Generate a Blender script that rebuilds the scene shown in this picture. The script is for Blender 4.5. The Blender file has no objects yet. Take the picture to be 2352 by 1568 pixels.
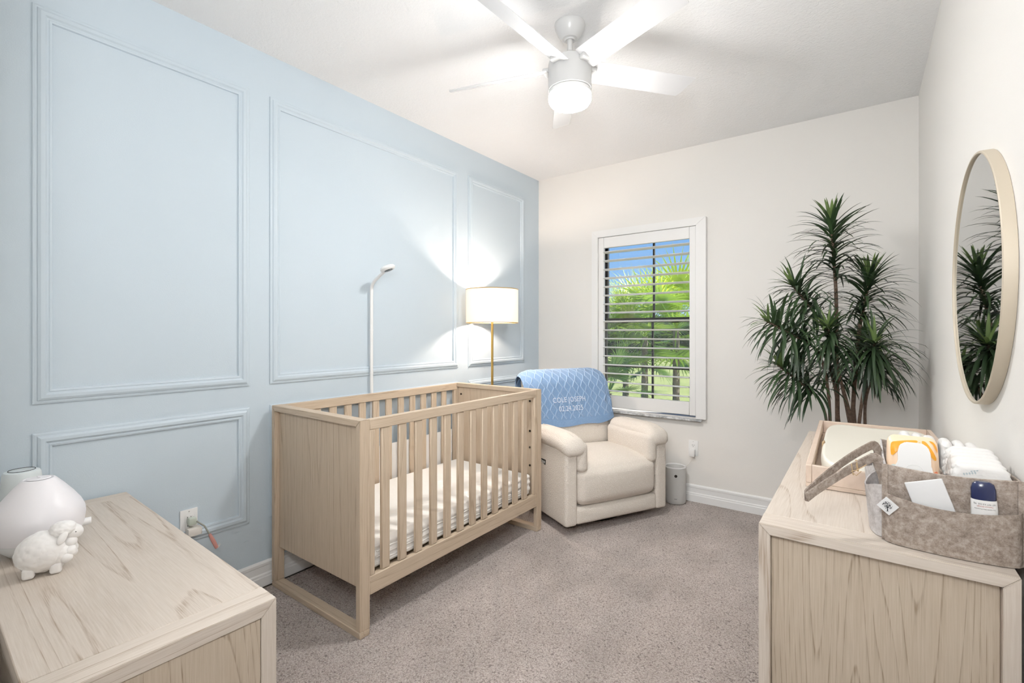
import bpy, bmesh, math, random
from mathutils import Vector, Matrix, noise
R = math.radians
random.seed(7)
sc = bpy.context.scene
COL = sc.collection

# ------------------------------------------------------------------ materials
def lin(h):
    if isinstance(h, str):
        h = h.lstrip('#'); h = [int(h[i:i+2], 16) / 255 for i in (0, 2, 4)]
    return tuple(((c / 12.92) if c <= .04045 else ((c + .055) / 1.055) ** 2.4) for c in h) + (1,)

def newmat(name):
    m = bpy.data.materials.new(name); m.use_nodes = True
    nt = m.node_tree
    return m, nt, nt.nodes, nt.links, nt.nodes['Principled BSDF']

def add_bump(nt, b, height, strength, dist):
    bu = nt.nodes.new('ShaderNodeBump'); bu.inputs['Strength'].default_value = strength
    bu.inputs['Distance'].default_value = dist
    nt.links.new(height, bu.inputs['Height']); nt.links.new(bu.outputs[0], b.inputs['Normal'])

def coords(nt, scale=(1, 1, 1), loc=(0, 0, 0)):
    t = nt.nodes.new('ShaderNodeTexCoord'); mp = nt.nodes.new('ShaderNodeMapping')
    mp.inputs['Scale'].default_value = scale; mp.inputs['Location'].default_value = loc
    nt.links.new(t.outputs['Object'], mp.inputs['Vector'])
    return mp.outputs[0]

def tex_noise(nt, vec, scale, detail=3, rough=.5):
    n = nt.nodes.new('ShaderNodeTexNoise')
    n.inputs['Scale'].default_value = scale; n.inputs['Detail'].default_value = detail
    n.inputs['Roughness'].default_value = rough
    nt.links.new(vec, n.inputs['Vector'])
    return n.outputs['Fac']

def ramp(nt, fac, stops):
    r = nt.nodes.new('ShaderNodeValToRGB'); e = r.color_ramp.elements
    while len(e) < len(stops): e.new(.5)
    for el, (p, c) in zip(e, stops):
        el.position = p; el.color = c if not isinstance(c, str) else lin(c)
    nt.links.new(fac, r.inputs[0]); return r.outputs[0]

def mixc(nt, fac, a, b, mode='MIX'):
    m = nt.nodes.new('ShaderNodeMix'); m.data_type = 'RGBA'; m.blend_type = mode
    for s, v in ((m.inputs[0], fac), (m.inputs[6], a), (m.inputs[7], b)):
        if isinstance(v, (int, float)): s.default_value = v
        elif isinstance(v, (tuple, str)): s.default_value = v if isinstance(v, tuple) else lin(v)
        else: nt.links.new(v, s)
    return m.outputs[2]

def math_n(nt, op, a, b=None):
    m = nt.nodes.new('ShaderNodeMath'); m.operation = op
    for s, v in ((m.inputs[0], a), (m.inputs[1], b)):
        if v is None: continue
        if isinstance(v, (int, float)): s.default_value = v
        else: nt.links.new(v, s)
    return m.outputs[0]

def plain(name, c, rough=.5, metal=0, spec=None, bump=None, trans=0, var=None, coat=0):
    """bump=(scale, strength, distance); var=(scale, second colour)"""
    m, nt, N, L, b = newmat(name)
    b.inputs['Base Color'].default_value = lin(c); b.inputs['Roughness'].default_value = rough
    b.inputs['Metallic'].default_value = metal
    if spec is not None: b.inputs['Specular IOR Level'].default_value = spec
    if coat: b.inputs['Coat Weight'].default_value = coat
    v = coords(nt)
    if var:
        f = tex_noise(nt, v, var[0], 4, .6)
        L.new(ramp(nt, f, [(.35, c), (.65, var[1])]), b.inputs['Base Color'])
    if bump: add_bump(nt, b, tex_noise(nt, v, bump[0], 1.5, .6), bump[1], bump[2])
    else:
        f = tex_noise(nt, v, 30, 0)
        rr = math_n(nt, 'MULTIPLY_ADD', f, .06); rr.node.inputs[2].default_value = rough - .03
        L.new(rr, b.inputs['Roughness'])
    return m

def wood(name, axis, light, dark, line, rings=16, seed=0.0, across=4.5, rough=.5, along=.32):
    m, nt, N, L, b = newmat(name)
    sc1 = [across] * 3; sc1[axis] = along
    sc2 = [300] * 3; sc2[axis] = 9
    sc3 = [30] * 3; sc3[axis] = 1.0
    v1 = coords(nt, sc1, (seed, seed * .7, seed * 1.3)); v2 = coords(nt, sc2); v3 = coords(nt, sc3)
    base = tex_noise(nt, v1, 1.0, 1.5, .4)
    wob = tex_noise(nt, v3, 1.0, 2)
    k = math_n(nt, 'MULTIPLY', base, rings)
    k = math_n(nt, 'ADD', k, math_n(nt, 'MULTIPLY', wob, .35))
    fr = math_n(nt, 'FRACT', k)
    lines = ramp(nt, fr, [(0, (0, 0, 0, 1)), (.62, (.03, .03, .03, 1)), (.87, (.30, .30, .30, 1)), (.93, (1, 1, 1, 1)), (.965, (.9, .9, .9, 1)), (1, (0, 0, 0, 1))])
    fib = tex_noise(nt, v2, 1.0, 3, .6)
    fibc = ramp(nt, fib, [(.3, (0, 0, 0, 1)), (.7, (1, 1, 1, 1))])
    col = mixc(nt, fibc, dark, light)
    amt = math_n(nt, 'MULTIPLY', lines, math_n(nt, 'MULTIPLY_ADD', fib, .5))
    amt.node.inputs[0].default_value = 1
    sub = math_n(nt, 'MULTIPLY', lines, .95)
    sub2 = math_n(nt, 'MULTIPLY', sub, ramp(nt, fib, [(.34, (1, 1, 1, 1)), (.6, (.2, .2, .2, 1))]))
    L.new(mixc(nt, sub2, col, line), b.inputs['Base Color'])
    b.inputs['Roughness'].default_value = rough; b.inputs['Specular IOR Level'].default_value = .35
    add_bump(nt, b, fib, .12, .001)
    return m

# wood tones: right / left dresser lighter, crib a little warmer
WL, WD, WN = '#d2c7bb', '#c6b9ab', '#9f8b77'
M = {}
for i, ax in enumerate('xyz'):
    M['oak_' + ax] = wood('bleached_oak_grain_' + ax, i, WL, WD, WN, 15, 1.7 * i + .4)
    M['crib_' + ax] = wood('natural_oak_grain_' + ax, i, '#c9b69f', '#bba78f', '#9b8770', 13, 3.1 * i + 2.2, 6)
M['oak_end'] = wood('bleached_oak_cathedral', 2, '#c3b4a1', '#b5a591', '#8a7761', 34, 5.3, 4.6, along=.3)
M['oak_edge'] = wood('bleached_oak_edge', 1, WL, WD, WN, 12, 8.3, 8)
M['tray'] = plain('pale_tray_wood', '#d8c3b1', .5, var=(40, '#d2bba8'))
M['blue'] = plain('pale_blue_wall_paint', '#c1cfd9', .72, bump=(220, .18, .002))
M['bluetrim'] = plain('pale_blue_trim_paint', '#c1cfd9', .5)
M['white_wall'] = plain('warm_white_wall_paint', '#e6e3de', .75, bump=(220, .18, .002))
M['trimwhite'] = plain('white_trim_paint', '#ebebea', .4)
M['shutter'] = plain('white_shutter_paint', '#e9e8e6', .4)

def mk_ceiling():
    m, nt, N, L, b = newmat('textured_white_ceiling')
    b.inputs['Base Color'].default_value = lin('#ebebeb'); b.inputs['Roughness'].default_value = .85
    v = coords(nt); add_bump(nt, b, tex_noise(nt, v, 75, 3, .65), .6, .006)
    return m
M['ceil'] = mk_ceiling()

def mk_carpet():
    m, nt, N, L, b = newmat('taupe_cut_pile_carpet')
    v = coords(nt)
    wv = nt.nodes.new('ShaderNodeTexVoronoi'); wv.inputs['Scale'].default_value = 135
    dv = nt.nodes.new('ShaderNodeVectorMath'); dv.operation = 'ADD'
    nz = nt.nodes.new('ShaderNodeTexNoise'); nz.inputs['Scale'].default_value = 60; nz.inputs['Detail'].default_value = 1
    L.new(v, nz.inputs['Vector'])
    scl = nt.nodes.new('ShaderNodeVectorMath'); scl.operation = 'SCALE'; scl.inputs['Scale'].default_value = .02
    L.new(nz.outputs['Color'], scl.inputs[0]); L.new(v, dv.inputs[0]); L.new(scl.outputs[0], dv.inputs[1])
    L.new(dv.outputs[0], wv.inputs['Vector'])
    f = tex_noise(nt, v, 230, 2, .7)
    big = tex_noise(nt, coords(nt, (1.6, .9, 1)), 2.6, 3, .55)
    tuft = math_n(nt, 'ADD', math_n(nt, 'MULTIPLY_ADD', wv.outputs['Distance'], -.75), math_n(nt, 'MULTIPLY', f, 1.0))
    for q in nt.nodes:
        if q.type == 'MATH' and q.operation == 'MULTIPLY_ADD': q.inputs[2].default_value = .42
    c1 = ramp(nt, tuft, [(.12, '#5f534d'), (.38, '#b0a198'), (.62, '#cbbeb6'), (.85, '#e3dad3')])
    c2 = mixc(nt, ramp(nt, big, [(.35, (0, 0, 0, 1)), (.68, (1, 1, 1, 1))]), (.80, .79, .785, 1), (1.08, 1.07, 1.085, 1))
    L.new(mixc(nt, 1.0, c1, c2, 'MULTIPLY'), b.inputs['Base Color'])
    b.inputs['Roughness'].default_value = .95; b.inputs['Specular IOR Level'].default_value = .1
    b.inputs['Sheen Weight'].default_value = .25
    add_bump(nt, b, tuft, .8, .014)
    return m
M['carpet'] = mk_carpet()

def mk_boucle():
    m, nt, N, L, b = newmat('cream_boucle_fabric')
    v = coords(nt)
    w = nt.nodes.new('ShaderNodeTexVoronoi'); w.inputs['Scale'].default_value = 170; L.new(v, w.inputs['Vector'])
    f = tex_noise(nt, v, 150, 3, .6)
    h = math_n(nt, 'ADD', math_n(nt, 'MULTIPLY', w.outputs['Distance'], -1.0), math_n(nt, 'MULTIPLY', f, .8))
    L.new(ramp(nt, h, [(-.0, '#dbd2c7'), (.35, '#efe9e1'), (.7, '#f6f2ec')]), b.inputs['Base Color'])
    b.inputs['Roughness'].default_value = .95; b.inputs['Specular IOR Level'].default_value = .1
    add_bump(nt, b, h, .42, .006)
    return m
M['boucle'] = mk_boucle()

def mk_blanket():
    m, nt, N, L, b = newmat('blue_knit_wool')
    v = coords(nt, (1, 1, 1))
    at = nt.nodes.new('ShaderNodeAttribute'); at.attribute_name = 'ridge'
    f = tex_noise(nt, v, 260, 2, .6); g = tex_noise(nt, v, 7, 3)
    c = ramp(nt, f, [(.3, '#5d84b3'), (.7, '#83a6ce')])
    c = mixc(nt, math_n(nt, 'MULTIPLY', g, .25), c, '#aebcd2')
    L.new(mixc(nt, math_n(nt, 'MULTIPLY', at.outputs['Fac'], .7), c, '#b9d0ea'), b.inputs['Base Color'])
    b.inputs['Roughness'].default_value = .95; b.inputs['Specular IOR Level'].default_value = .1
    b.inputs['Sheen Weight'].default_value = .3
    add_bump(nt, b, f, .4, .003)
    return m
M['knit'] = mk_blanket()

def mk_felt(name, a, c2, d):
    m, nt, N, L, b = newmat(name)
    v = coords(nt)
    f = tex_noise(nt, v, 75, 6, .78); g = tex_noise(nt, v, 400, 2); k = tex_noise(nt, v, 700, 3, .7)
    c = ramp(nt, f, [(.33, d), (.5, a), (.64, c2)])
    L.new(mixc(nt, math_n(nt, 'MULTIPLY', k, .35), c, '#6b5f58'), b.inputs['Base Color'])
    b.inputs['Roughness'].default_value = .95; b.inputs['Specular IOR Level'].default_value = .1
    add_bump(nt, b, g, .3, .002)
    return m
M['felt'] = mk_felt('taupe_wool_felt', '#a39589', '#c0b3a8', '#7a6c62')
M['felt_light'] = mk_felt('pale_grey_felt', '#cbc6c4', '#dcd8d6', '#b5afac')

def mk_emit(name, c, s, c2='#ffffff'):
    m, nt, N, L, b = newmat(name)
    b.inputs['Base Color'].default_value = lin(c2)
    b.inputs['Emission Color'].default_value = lin(c); b.inputs['Emission Strength'].default_value = s
    return m

def mk_translucent(name, c, amt=.5, bumpscale=None, tc=None, spec=.3, rough=.6):
    m, nt, N, L, b = newmat(name)
    b.inputs['Base Color'].default_value = lin(c); b.inputs['Roughness'].default_value = rough
    b.inputs['Specular IOR Level'].default_value = spec
    t = N.new('ShaderNodeBsdfTranslucent'); t.inputs['Color'].default_value = lin(tc or c)
    mx = N.new('ShaderNodeMixShader'); mx.inputs[0].default_value = amt
    L.new(b.outputs[0], mx.inputs[1]); L.new(t.outputs[0], mx.inputs[2])
    L.new(mx.outputs[0], N['Material Output'].inputs['Surface'])
    if bumpscale: add_bump(nt, b, tex_noise(nt, coords(nt), bumpscale, 3), .2, .002)
    return m, nt, N, L, b, t
M['shade'] = mk_translucent('white_linen_lampshade', '#faf7f2', .45, 300, '#fff8ee')[0]

def mk_leaf(name, tip, mid, base, amt, attr='tint', spec=.4, rough=.4):
    m, nt, N, L, b, t = mk_translucent(name, mid, amt, None, None, spec, rough)
    at = N.new('ShaderNodeAttribute'); at.attribute_name = attr
    n = tex_noise(nt, coords(nt), 9, 2)
    c = ramp(nt, at.outputs['Fac'], [(0, base), (.5, mid), (1, tip)])
    c = mixc(nt, math_n(nt, 'MULTIPLY', n, .4), c, base)
    L.new(c, b.inputs['Base Color']); L.new(c, t.inputs['Color'])
    return m
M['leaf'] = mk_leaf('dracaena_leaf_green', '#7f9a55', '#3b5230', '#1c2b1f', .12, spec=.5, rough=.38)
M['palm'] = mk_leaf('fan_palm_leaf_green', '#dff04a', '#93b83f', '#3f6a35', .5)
M['trunk'] = plain('brown_cane_bark', '#6d5848', .8, var=(60, '#4d3c31'), bump=(160, .5, .003))
M['palmtrunk'] = plain('grey_palm_bark', '#8f8578', .9, var=(14, '#6a6156'), bump=(30, .7, .02))
M['pot'] = plain('charcoal_pot', '#3b3a39', .6)
M['soil'] = plain('dark_soil', '#33291f', .95, bump=(80, .6, .01))
M['fanwhite'] = plain('satin_white_fan', '#cdcdcc', .3, coat=.2)
M['blade'] = plain('glossy_white_blade', '#dcdcdd', .16, coat=.5)
M['domelight'] = mk_emit('lit_opal_diffuser', '#fffdfa', 198)
M['bulb'] = mk_emit('lit_warm_bulb', '#ffe9d6', 800)
M['brass'] = plain('brushed_brass', '#c9a55c', .32, 1)
M['champagne'] = plain('champagne_metal_frame', '#bdb19d', .5, .2, bump=(300, .1, .001))
M['mirror'] = plain('silvered_mirror', '#c9cbcb', .02, 1)
M['mirror'].node_tree.nodes['Principled BSDF'].inputs['Roughness'].default_value = .015
for l in list(M['mirror'].node_tree.links):
    if l.to_socket.name == 'Roughness': M['mirror'].node_tree.links.remove(l)
M['plastic'] = plain('white_plastic', '#e9e9e8', .35)
M['plastic_grey'] = plain('pale_grey_plastic', '#bdbcb9', .45)
M['black'] = plain('black_plastic', '#141414', .25)
M['darkmetal'] = plain('dark_bronze_frame', '#232120', .45)
M['bolt'] = plain('dark_bolt', '#3a322b', .4, .8)
M['marble'] = plain('grey_veined_marble', '#e3e3e3', .3, var=(28, '#8d8f90'))
M['sheet'] = plain('white_cotton_sheet', '#f4f1ec', .9, bump=(24, .25, .012))
M['mesh'] = plain('white_mesh_fabric', '#ebe9e6', .9, bump=(500, .3, .002))
M['pad'] = plain('cream_foam_pad', '#ece7d9', .45)
M['humid'] = plain('translucent_white_plastic', '#f0eef2', .35)
M['humidbase'] = plain('white_base_plastic', '#e6eaec', .35)
M['sound'] = plain('frosted_pale_plastic', '#dfe8ea', .4)
M['ceramic'] = plain('white_ceramic', '#f1efed', .4, bump=(90, .12, .004))
M['film'] = plain('peach_wrapper_film', '#f0cfae', .35)
M['orange'] = plain('orange_print', '#e89a1c', .35)
M['coral'] = plain('coral_print', '#e8825c', .35)
M['mint'] = plain('pale_blue_print', '#c8d4d2', .35)
M['whitelid'] = plain('white_lid_plastic', '#e2e1df', .35)
M['paper'] = plain('white_paper', '#dadada', .6, bump=(60, .2, .003))
M['navy'] = plain('navy_plastic', '#14204a', .2, coat=.3)
M['diaper'] = plain('white_diaper_cloth', '#e0dedb', .8, bump=(120, .3, .003))
M['print_grey'] = plain('blue_grey_leaf_print', '#aab6ba', .8)
M['print_pink'] = plain('pink_flower_print', '#e6c6bf', .8)
M['print_cream'] = plain('cream_band_print', '#efe6d2', .8)
M['ink'] = plain('black_ink', '#26262a', .6)
M['redink'] = plain('red_ink', '#b04038', .6)
M['green'] = plain('green_print', '#3c6a4c', .5)
M['twine'] = plain('jute_twine', '#b89b74', .9)
M['embroider'] = plain('white_embroidery', '#dfe9f6', .8)
M['cord_grey'] = plain('grey_cord', '#8b8d84', .5)
M['cord_dark'] = plain('dark_cord', '#3a3632', .5)
M['cord_white'] = plain('white_cord', '#e2dcd4', .5)
M['pinktag'] = plain('pink_cord_sleeve', '#cf8f86', .6)
M['plug'] = plain('pale_green_grey_plug', '#b9c2b5', .4)
M['lawn'] = plain('sunny_lawn_grass', '#b4bf78', .95, var=(.7, '#9fae62'), bump=(40, .5, .03))
M['hedge'] = plain('dark_hedge_leaves', '#3d4c39', .9, var=(3, '#232d22'), bump=(6, .8, .2))
M['bedground'] = plain('brown_beige_planting_bed', '#a8a573', .95, bump=(40, .5, .03))  # even khaki colour for the planting bed

def mk_glass():
    m, nt, N, L, b = newmat('clear_window_glass')
    tr = N.new('ShaderNodeBsdfTransparent'); tr.inputs[0].default_value = (.97, .98, .98, 1)
    gl = N.new('ShaderNodeBsdfGlossy'); gl.inputs['Roughness'].default_value = .02
    mx = N.new('ShaderNodeMixShader'); mx.inputs[0].default_value = .05
    L.new(tr.outputs[0], mx.inputs[1]); L.new(gl.outputs[0], mx.inputs[2])
    L.new(mx.outputs[0], N['Material Output'].inputs['Surface'])
    return m
M['glass'] = mk_glass()
def mk_screen():
    m, nt, N, L, b = newmat('grey_insect_screen')
    b.inputs['Base Color'].default_value = lin('#6d6f6e'); b.inputs['Roughness'].default_value = .8
    tr = N.new('ShaderNodeBsdfTransparent'); mx = N.new('ShaderNodeMixShader'); mx.inputs[0].default_value = .14
    L.new(tr.outputs[0], mx.inputs[1]); L.new(b.outputs[0], mx.inputs[2]); L.new(mx.outputs[0], N['Material Output'].inputs['Surface'])
    return m
M['screen'] = mk_screen()

# ------------------------------------------------------------------ mesh building
class MB:
    def __init__(s): s.bm = bmesh.new()
    def add(s, t, mt=None):
        if mt is not None: bmesh.ops.transform(t, matrix=mt, verts=t.verts)
        me = bpy.data.meshes.new('tmp'); t.to_mesh(me); t.free()
        s.bm.from_mesh(me); bpy.data.meshes.remove(me); return s
    def box(s, lo, hi, bev=.002, seg=1, mt=None):
        t = bmesh.new(); bmesh.ops.create_cube(t, size=1)
        d = [b - a for a, b in zip(lo, hi)]; c = [(a + b) / 2 for a, b in zip(lo, hi)]
        bmesh.ops.scale(t, vec=d, verts=t.verts); bmesh.ops.translate(t, vec=c, verts=t.verts)
        bev = min(bev, min(d) * .45)
        if bev > 0: bmesh.ops.bevel(t, geom=t.edges[:], offset=bev, segments=seg, affect='EDGES', profile=.5)
        return s.add(t, mt)
    def grid(s, fn, nu, nv, closeu=False, closev=False, attr=None):
        b = s.bm
        lay = None
        if attr: lay = b.verts.layers.float.get(attr) or b.verts.layers.float.new(attr)
        V = []
        for i in range(nu if closeu else nu + 1):
            row = []
            for j in range(nv if closev else nv + 1):
                p = fn(i / nu, j / nv)
                v = b.verts.new(p[:3])
                if lay and len(p) > 3: v[lay] = p[3]
                row.append(v)
            V.append(row)
        for i in range(nu):
            for j in range(nv):
                a = V[i][j]; c = V[(i + 1) % len(V)][j]
                d = V[(i + 1) % len(V)][(j + 1) % len(V[0])]; e = V[i][(j + 1) % len(V[0])]
                try: b.faces.new((a, c, d, e))
                except ValueError: pass
        return V
    def lathe(s, prof, c=(0, 0, 0), seg=40, mt=None, sx=1, sy=1):
        t = MB(); n = len(prof)
        t.grid(lambda u, v: (prof[round(v * (n - 1))][0] * math.cos(2 * math.pi * u) * sx, prof[round(v * (n - 1))][0] * math.sin(2 * math.pi * u) * sy, prof[round(v * (n - 1))][1]), seg, n - 1, closeu=True)
        bmesh.ops.remove_doubles(t.bm, verts=t.bm.verts, dist=1e-6)
        bmesh.ops.recalc_face_normals(t.bm, faces=t.bm.faces)
        m2 = Matrix.Translation(c)
        if mt is not None: m2 = mt @ m2
        return s.add(t.bm, m2)
    def tube(s, pts, r, seg=10, closed=False, flat=None):
        """round tube along pts; flat=(a, b, upvec): elliptical / ribbon section"""
        P = [Vector(p) for p in pts]; n = len(P)
        rr = r if isinstance(r, (list, tuple)) else [r] * n
        rings = []; up = None
        for i, p in enumerate(P):
            if closed: tg = (P[(i + 1) % n] - P[i - 1]).normalized()
            else: tg = (P[min(i + 1, n - 1)] - P[max(i - 1, 0)]).normalized()
            if up is None:
                up = Vector(flat[2]) if flat else (Vector((0, 0, 1)) if abs(tg.z) < .9 else Vector((1, 0, 0)))
            if flat: up = Vector(flat[2])
            up = (up - tg * up.dot(tg)).normalized(); sd = tg.cross(up)
            a, b = (flat[0], flat[1]) if flat else (1, 1)
            ring = []
            for k in range(seg):
                th = 2 * math.pi * k / seg
                cx, cy = math.cos(th), math.sin(th)
                if flat:
                    cx = math.copysign(abs(cx) ** .5, cx); cy = math.copysign(abs(cy) ** .5, cy)
                ring.append(s.bm.verts.new(p + sd * cx * rr[i] * a + up * cy * rr[i] * b))
            rings.append(ring)
        m = n if closed else n - 1
        for i in range(m):
            A, B = rings[i], rings[(i + 1) % n]
            for k in range(seg):
                s.bm.faces.new((A[k], A[(k + 1) % seg], B[(k + 1) % seg], B[k]))
        if not closed:
            s.bm.faces.new(rings[0][::-1]); s.bm.faces.new(rings[-1])
        return s
    def cyl(s, p0, p1, r, seg=24, r1=None, bev=0):
        return s.tube([p0, p1], [r, r if r1 is None else r1], seg)
    def soft(s, lo, hi, r, puff=(0, 0, 0), n=6, f=None):
        half = [(b - a) / 2 for a, b in zip(lo, hi)]; c = [(a + b) / 2 for a, b in zip(lo, hi)]
        r = min(r, min(half) * .98)
        def axis(h):
            inn = h - r; k = 4
            L = [-h + r * i / k for i in range(k)]
            L += [-inn + 2 * inn * i / n for i in range(n + 1)]
            L += [inn + r * (i + 1) / k for i in range(k)]
            return L
        A = [axis(h) for h in half]
        t = bmesh.new()
        def pt(q):
            q = list(q); cl = [max(-(h - r), min(h - r, x)) for x, h in zip(q, half)]
            d = Vector([x - y for x, y in zip(q, cl)])
            nrm = [x / h for x, h in zip(q, half)]
            if d.length > 1e-9:
                d = d.normalized() * r; q = [x + y for x, y in zip(cl, d)]
            for a in range(3):
                if puff[a]:
                    o = [i for i in range(3) if i != a]
                    q[a] += puff[a] * nrm[a] * max(0, 1 - nrm[o[0]] ** 2) * max(0, 1 - nrm[o[1]] ** 2)
            q = Vector([x + y for x, y in zip(q, c)])
            return f(q) if f else q
        for a in range(3):
            o = [i for i in range(3) if i != a]
            for sg in (-1, 1):
                V = []
                for x in A[o[0]]:
                    row = []
                    for y in A[o[1]]:
                        q = [0, 0, 0]; q[a] = sg * half[a]; q[o[0]] = x; q[o[1]] = y
                        row.append(t.verts.new(pt(q)))
                    V.append(row)
                for i in range(len(V) - 1):
                    for j in range(len(V[0]) - 1):
                        t.faces.new((V[i][j], V[i + 1][j], V[i + 1][j + 1], V[i][j + 1]))
        bmesh.ops.remove_doubles(t, verts=t.verts, dist=1e-5)
        bmesh.ops.recalc_face_normals(t, faces=t.faces)
        return s.add(t)
    def prism(s, pts, h, mt=None, bev=0):
        t = bmesh.new()
        vs = [t.verts.new((x, y, 0)) for x, y in pts]
        f = t.faces.new(vs)
        r = bmesh.ops.extrude_face_region(t, geom=[f])
        bmesh.ops.translate(t, vec=(0, 0, h), verts=[v for v in r['geom'] if isinstance(v, bmesh.types.BMVert)])
        bmesh.ops.recalc_face_normals(t, faces=t.faces)
        if bev: bmesh.ops.bevel(t, geom=t.edges[:], offset=bev, segments=2, affect='EDGES')
        return s.add(t, mt)

def ob(name, mb, mat, parent=None, smooth=True, ang=38, label=None, kind=None, cat=None, group=None, loc=None):
    me = bpy.data.meshes.new(name); b = mb.bm
    bmesh.ops.recalc_face_normals(b, faces=b.faces) if not getattr(mb, 'keep', False) else None
    if loc is not None: bmesh.ops.translate(b, vec=[-x for x in loc], verts=b.verts)
    b.to_mesh(me); b.free()
    for m in (mat if isinstance(mat, list) else [mat]): me.materials.append(m)
    if smooth:
        me.polygons.foreach_set('use_smooth', [True] * len(me.polygons)); me.set_sharp_from_angle(angle=R(ang))
    o = bpy.data.objects.new(name, me); COL.objects.link(o)
    if loc is not None: o.location = loc
    if parent: o.parent = parent
    tag(o, label, cat, group, kind); return o

def tag(o, label=None, cat=None, group=None, kind=None):
    for k, v in (('label', label), ('category', cat), ('group', group), ('kind', kind)):
        if v: o[k] = v

def root(name, label, cat, loc=(0, 0, 0), rz=0, group=None, rot=None):
    o = bpy.data.objects.new(name, None); COL.objects.link(o)
    o.location = loc; o.rotation_euler = rot or (0, 0, rz); o.empty_display_size = .1
    tag(o, label, cat, group); return o

def struct(name, mb, mat, label=None, **k): return ob(name, mb, mat, kind='structure', label=label, **k)

def text2d(s, size=1.0, align='CENTER'):
    cu = bpy.data.curves.new('t', 'FONT'); cu.body = s; cu.size = size; cu.align_x = align; cu.resolution_u = 3
    o = bpy.data.objects.new('t', cu); COL.objects.link(o)
    dg = bpy.context.evaluated_depsgraph_get(); dg.update()
    ev = o.evaluated_get(dg); me = ev.to_mesh()
    V = [tuple(v.co[:2]) for v in me.vertices]; F = [tuple(p.vertices) for p in me.polygons]
    ev.to_mesh_clear(); bpy.data.objects.remove(o); bpy.data.curves.remove(cu)
    return V, F

def put_text(mb, s, size, fn, thick=.0):
    V, F = text2d(s, size)
    vs = [mb.bm.verts.new(fn(x, y)) for x, y in V]
    for f in F:
        try: mb.bm.faces.new([vs[i] for i in f])
        except ValueError: pass

# ------------------------------------------------------------------ room
XL, XR, YF, YB, H = -2.519, .277, .115, 3.8525, 2.78
m = MB(); m.box((-3.2, -1.8, -.1), (1.2, YB + .2, 0), 0); struct('floor', m, M['carpet'], 'taupe cut-pile carpet')
m = MB(); m.box((-3.2, -1.8, H), (1.2, YB + .2, H + .1), 0); struct('ceiling', m, M['ceil'], 'white textured ceiling')
m = MB(); m.box((XL - .1, -1.8, 0), (XL, YB + .2, H), 0); struct('wall_left', m, M['blue'], 'pale blue accent wall with picture moulding')
m = MB(); m.box((XR, YF - .1, 0), (XR + .1, YB + .2, H), 0); struct('wall_right', m, M['white_wall'], 'white wall with the mirror')
WX0, WX1, WZ0, WZ1 = -1.93, -1.0, .655, 2.19
m = MB()
m.box((XL, YB, 0), (WX0, YB + .2, H), 0); m.box((WX1, YB, 0), (XR, YB + .2, H), 0)
m.box((WX0, YB, 0), (WX1, YB + .2, WZ0), 0); m.box((WX0, YB, WZ1), (WX1, YB + .2, H), 0)
struct('wall_back', m, M['white_wall'], 'white wall with the shuttered window')
m = MB()
m.box((XL, YF - .1, 0), (-1.1, YF, H), 0); m.box((-1.1, YF - .1, 2.3), (XR, YF, H), 0)
struct('wall_front', m, M['white_wall'])
m = MB()
m.box((-3.1, -1.8, 0), (1.1, -1.7, H), 0); m.box((1.0, -1.7, 0), (1.1, YF - .1, H), 0)
m.box((XR + .1, YF - .1, 0), (1.0, YF, H), 0)
struct('wall_hall', m, M['white_wall'])

# baseboards: stepped profile (depth, z) run along each wall
BP = [(0, 0), (.02, 0), (.02, .05), (.017, .055), (.017, .064), (.011, .07), (.011, .104), (.014, .108), (.014, .121), (.006, .13), (0, .13)]
def baseboard(name, p0, p1, nrm):
    m = MB(); n = len(BP)
    a, b, nn = Vector(p0), Vector(p1), Vector(nrm)
    m.grid(lambda u, v: (a if u < .5 else b) + nn * BP[round(v * (n - 1))][0] + Vector((0, 0, BP[round(v * (n - 1))][1])), 1, n - 1)
    struct(name, m, M['trimwhite'], ang=20)
baseboard('baseboard_left', (XL, YF, 0), (XL, YB, 0), (1, 0, 0))
baseboard('baseboard_back', (XL, YB, 0), (XR, YB, 0), (0, -1, 0))
baseboard('baseboard_right', (XR, YF, 0), (XR, YB, 0), (-1, 0, 0))
baseboard('baseboard_front', (XL, YF, 0), (-1.1, YF, 0), (0, 1, 0))

# picture-frame moulding on the blue wall: profile (inward offset, height)
TP = [(0, 0), (0, .006), (.006, .008), (.012, .008), (.014, .012), (.022, .016), (.034, .016), (.040, .010), (.044, .009), (.047, .011), (.054, .009), (.056, 0)]
def moulding(name, y0, y1, z0, z1):
    m = MB(); n = len(TP)
    C = [(y0, z0, 1, 1), (y1, z0, -1, 1), (y1, z1, -1, -1), (y0, z1, 1, -1)]
    def fn(u, v):
        y, z, a, b = C[round(u * 4) % 4]; o, h = TP[round(v * (n - 1))]
        return (XL + h, y + a * o, z + b * o)
    m.grid(fn, 4, n - 1, closeu=True)
    struct(name, m, M['bluetrim'], ang=15)
for i, (y0, y1) in enumerate(((.372, 1.16), (1.264, 2.713), (2.83, 3.604))):
    moulding('trim_%d' % (i + 1), y0, y1, 1.048, 2.562)
    moulding('trim_%d' % (i + 4), y0, y1, .35, .938)

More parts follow.
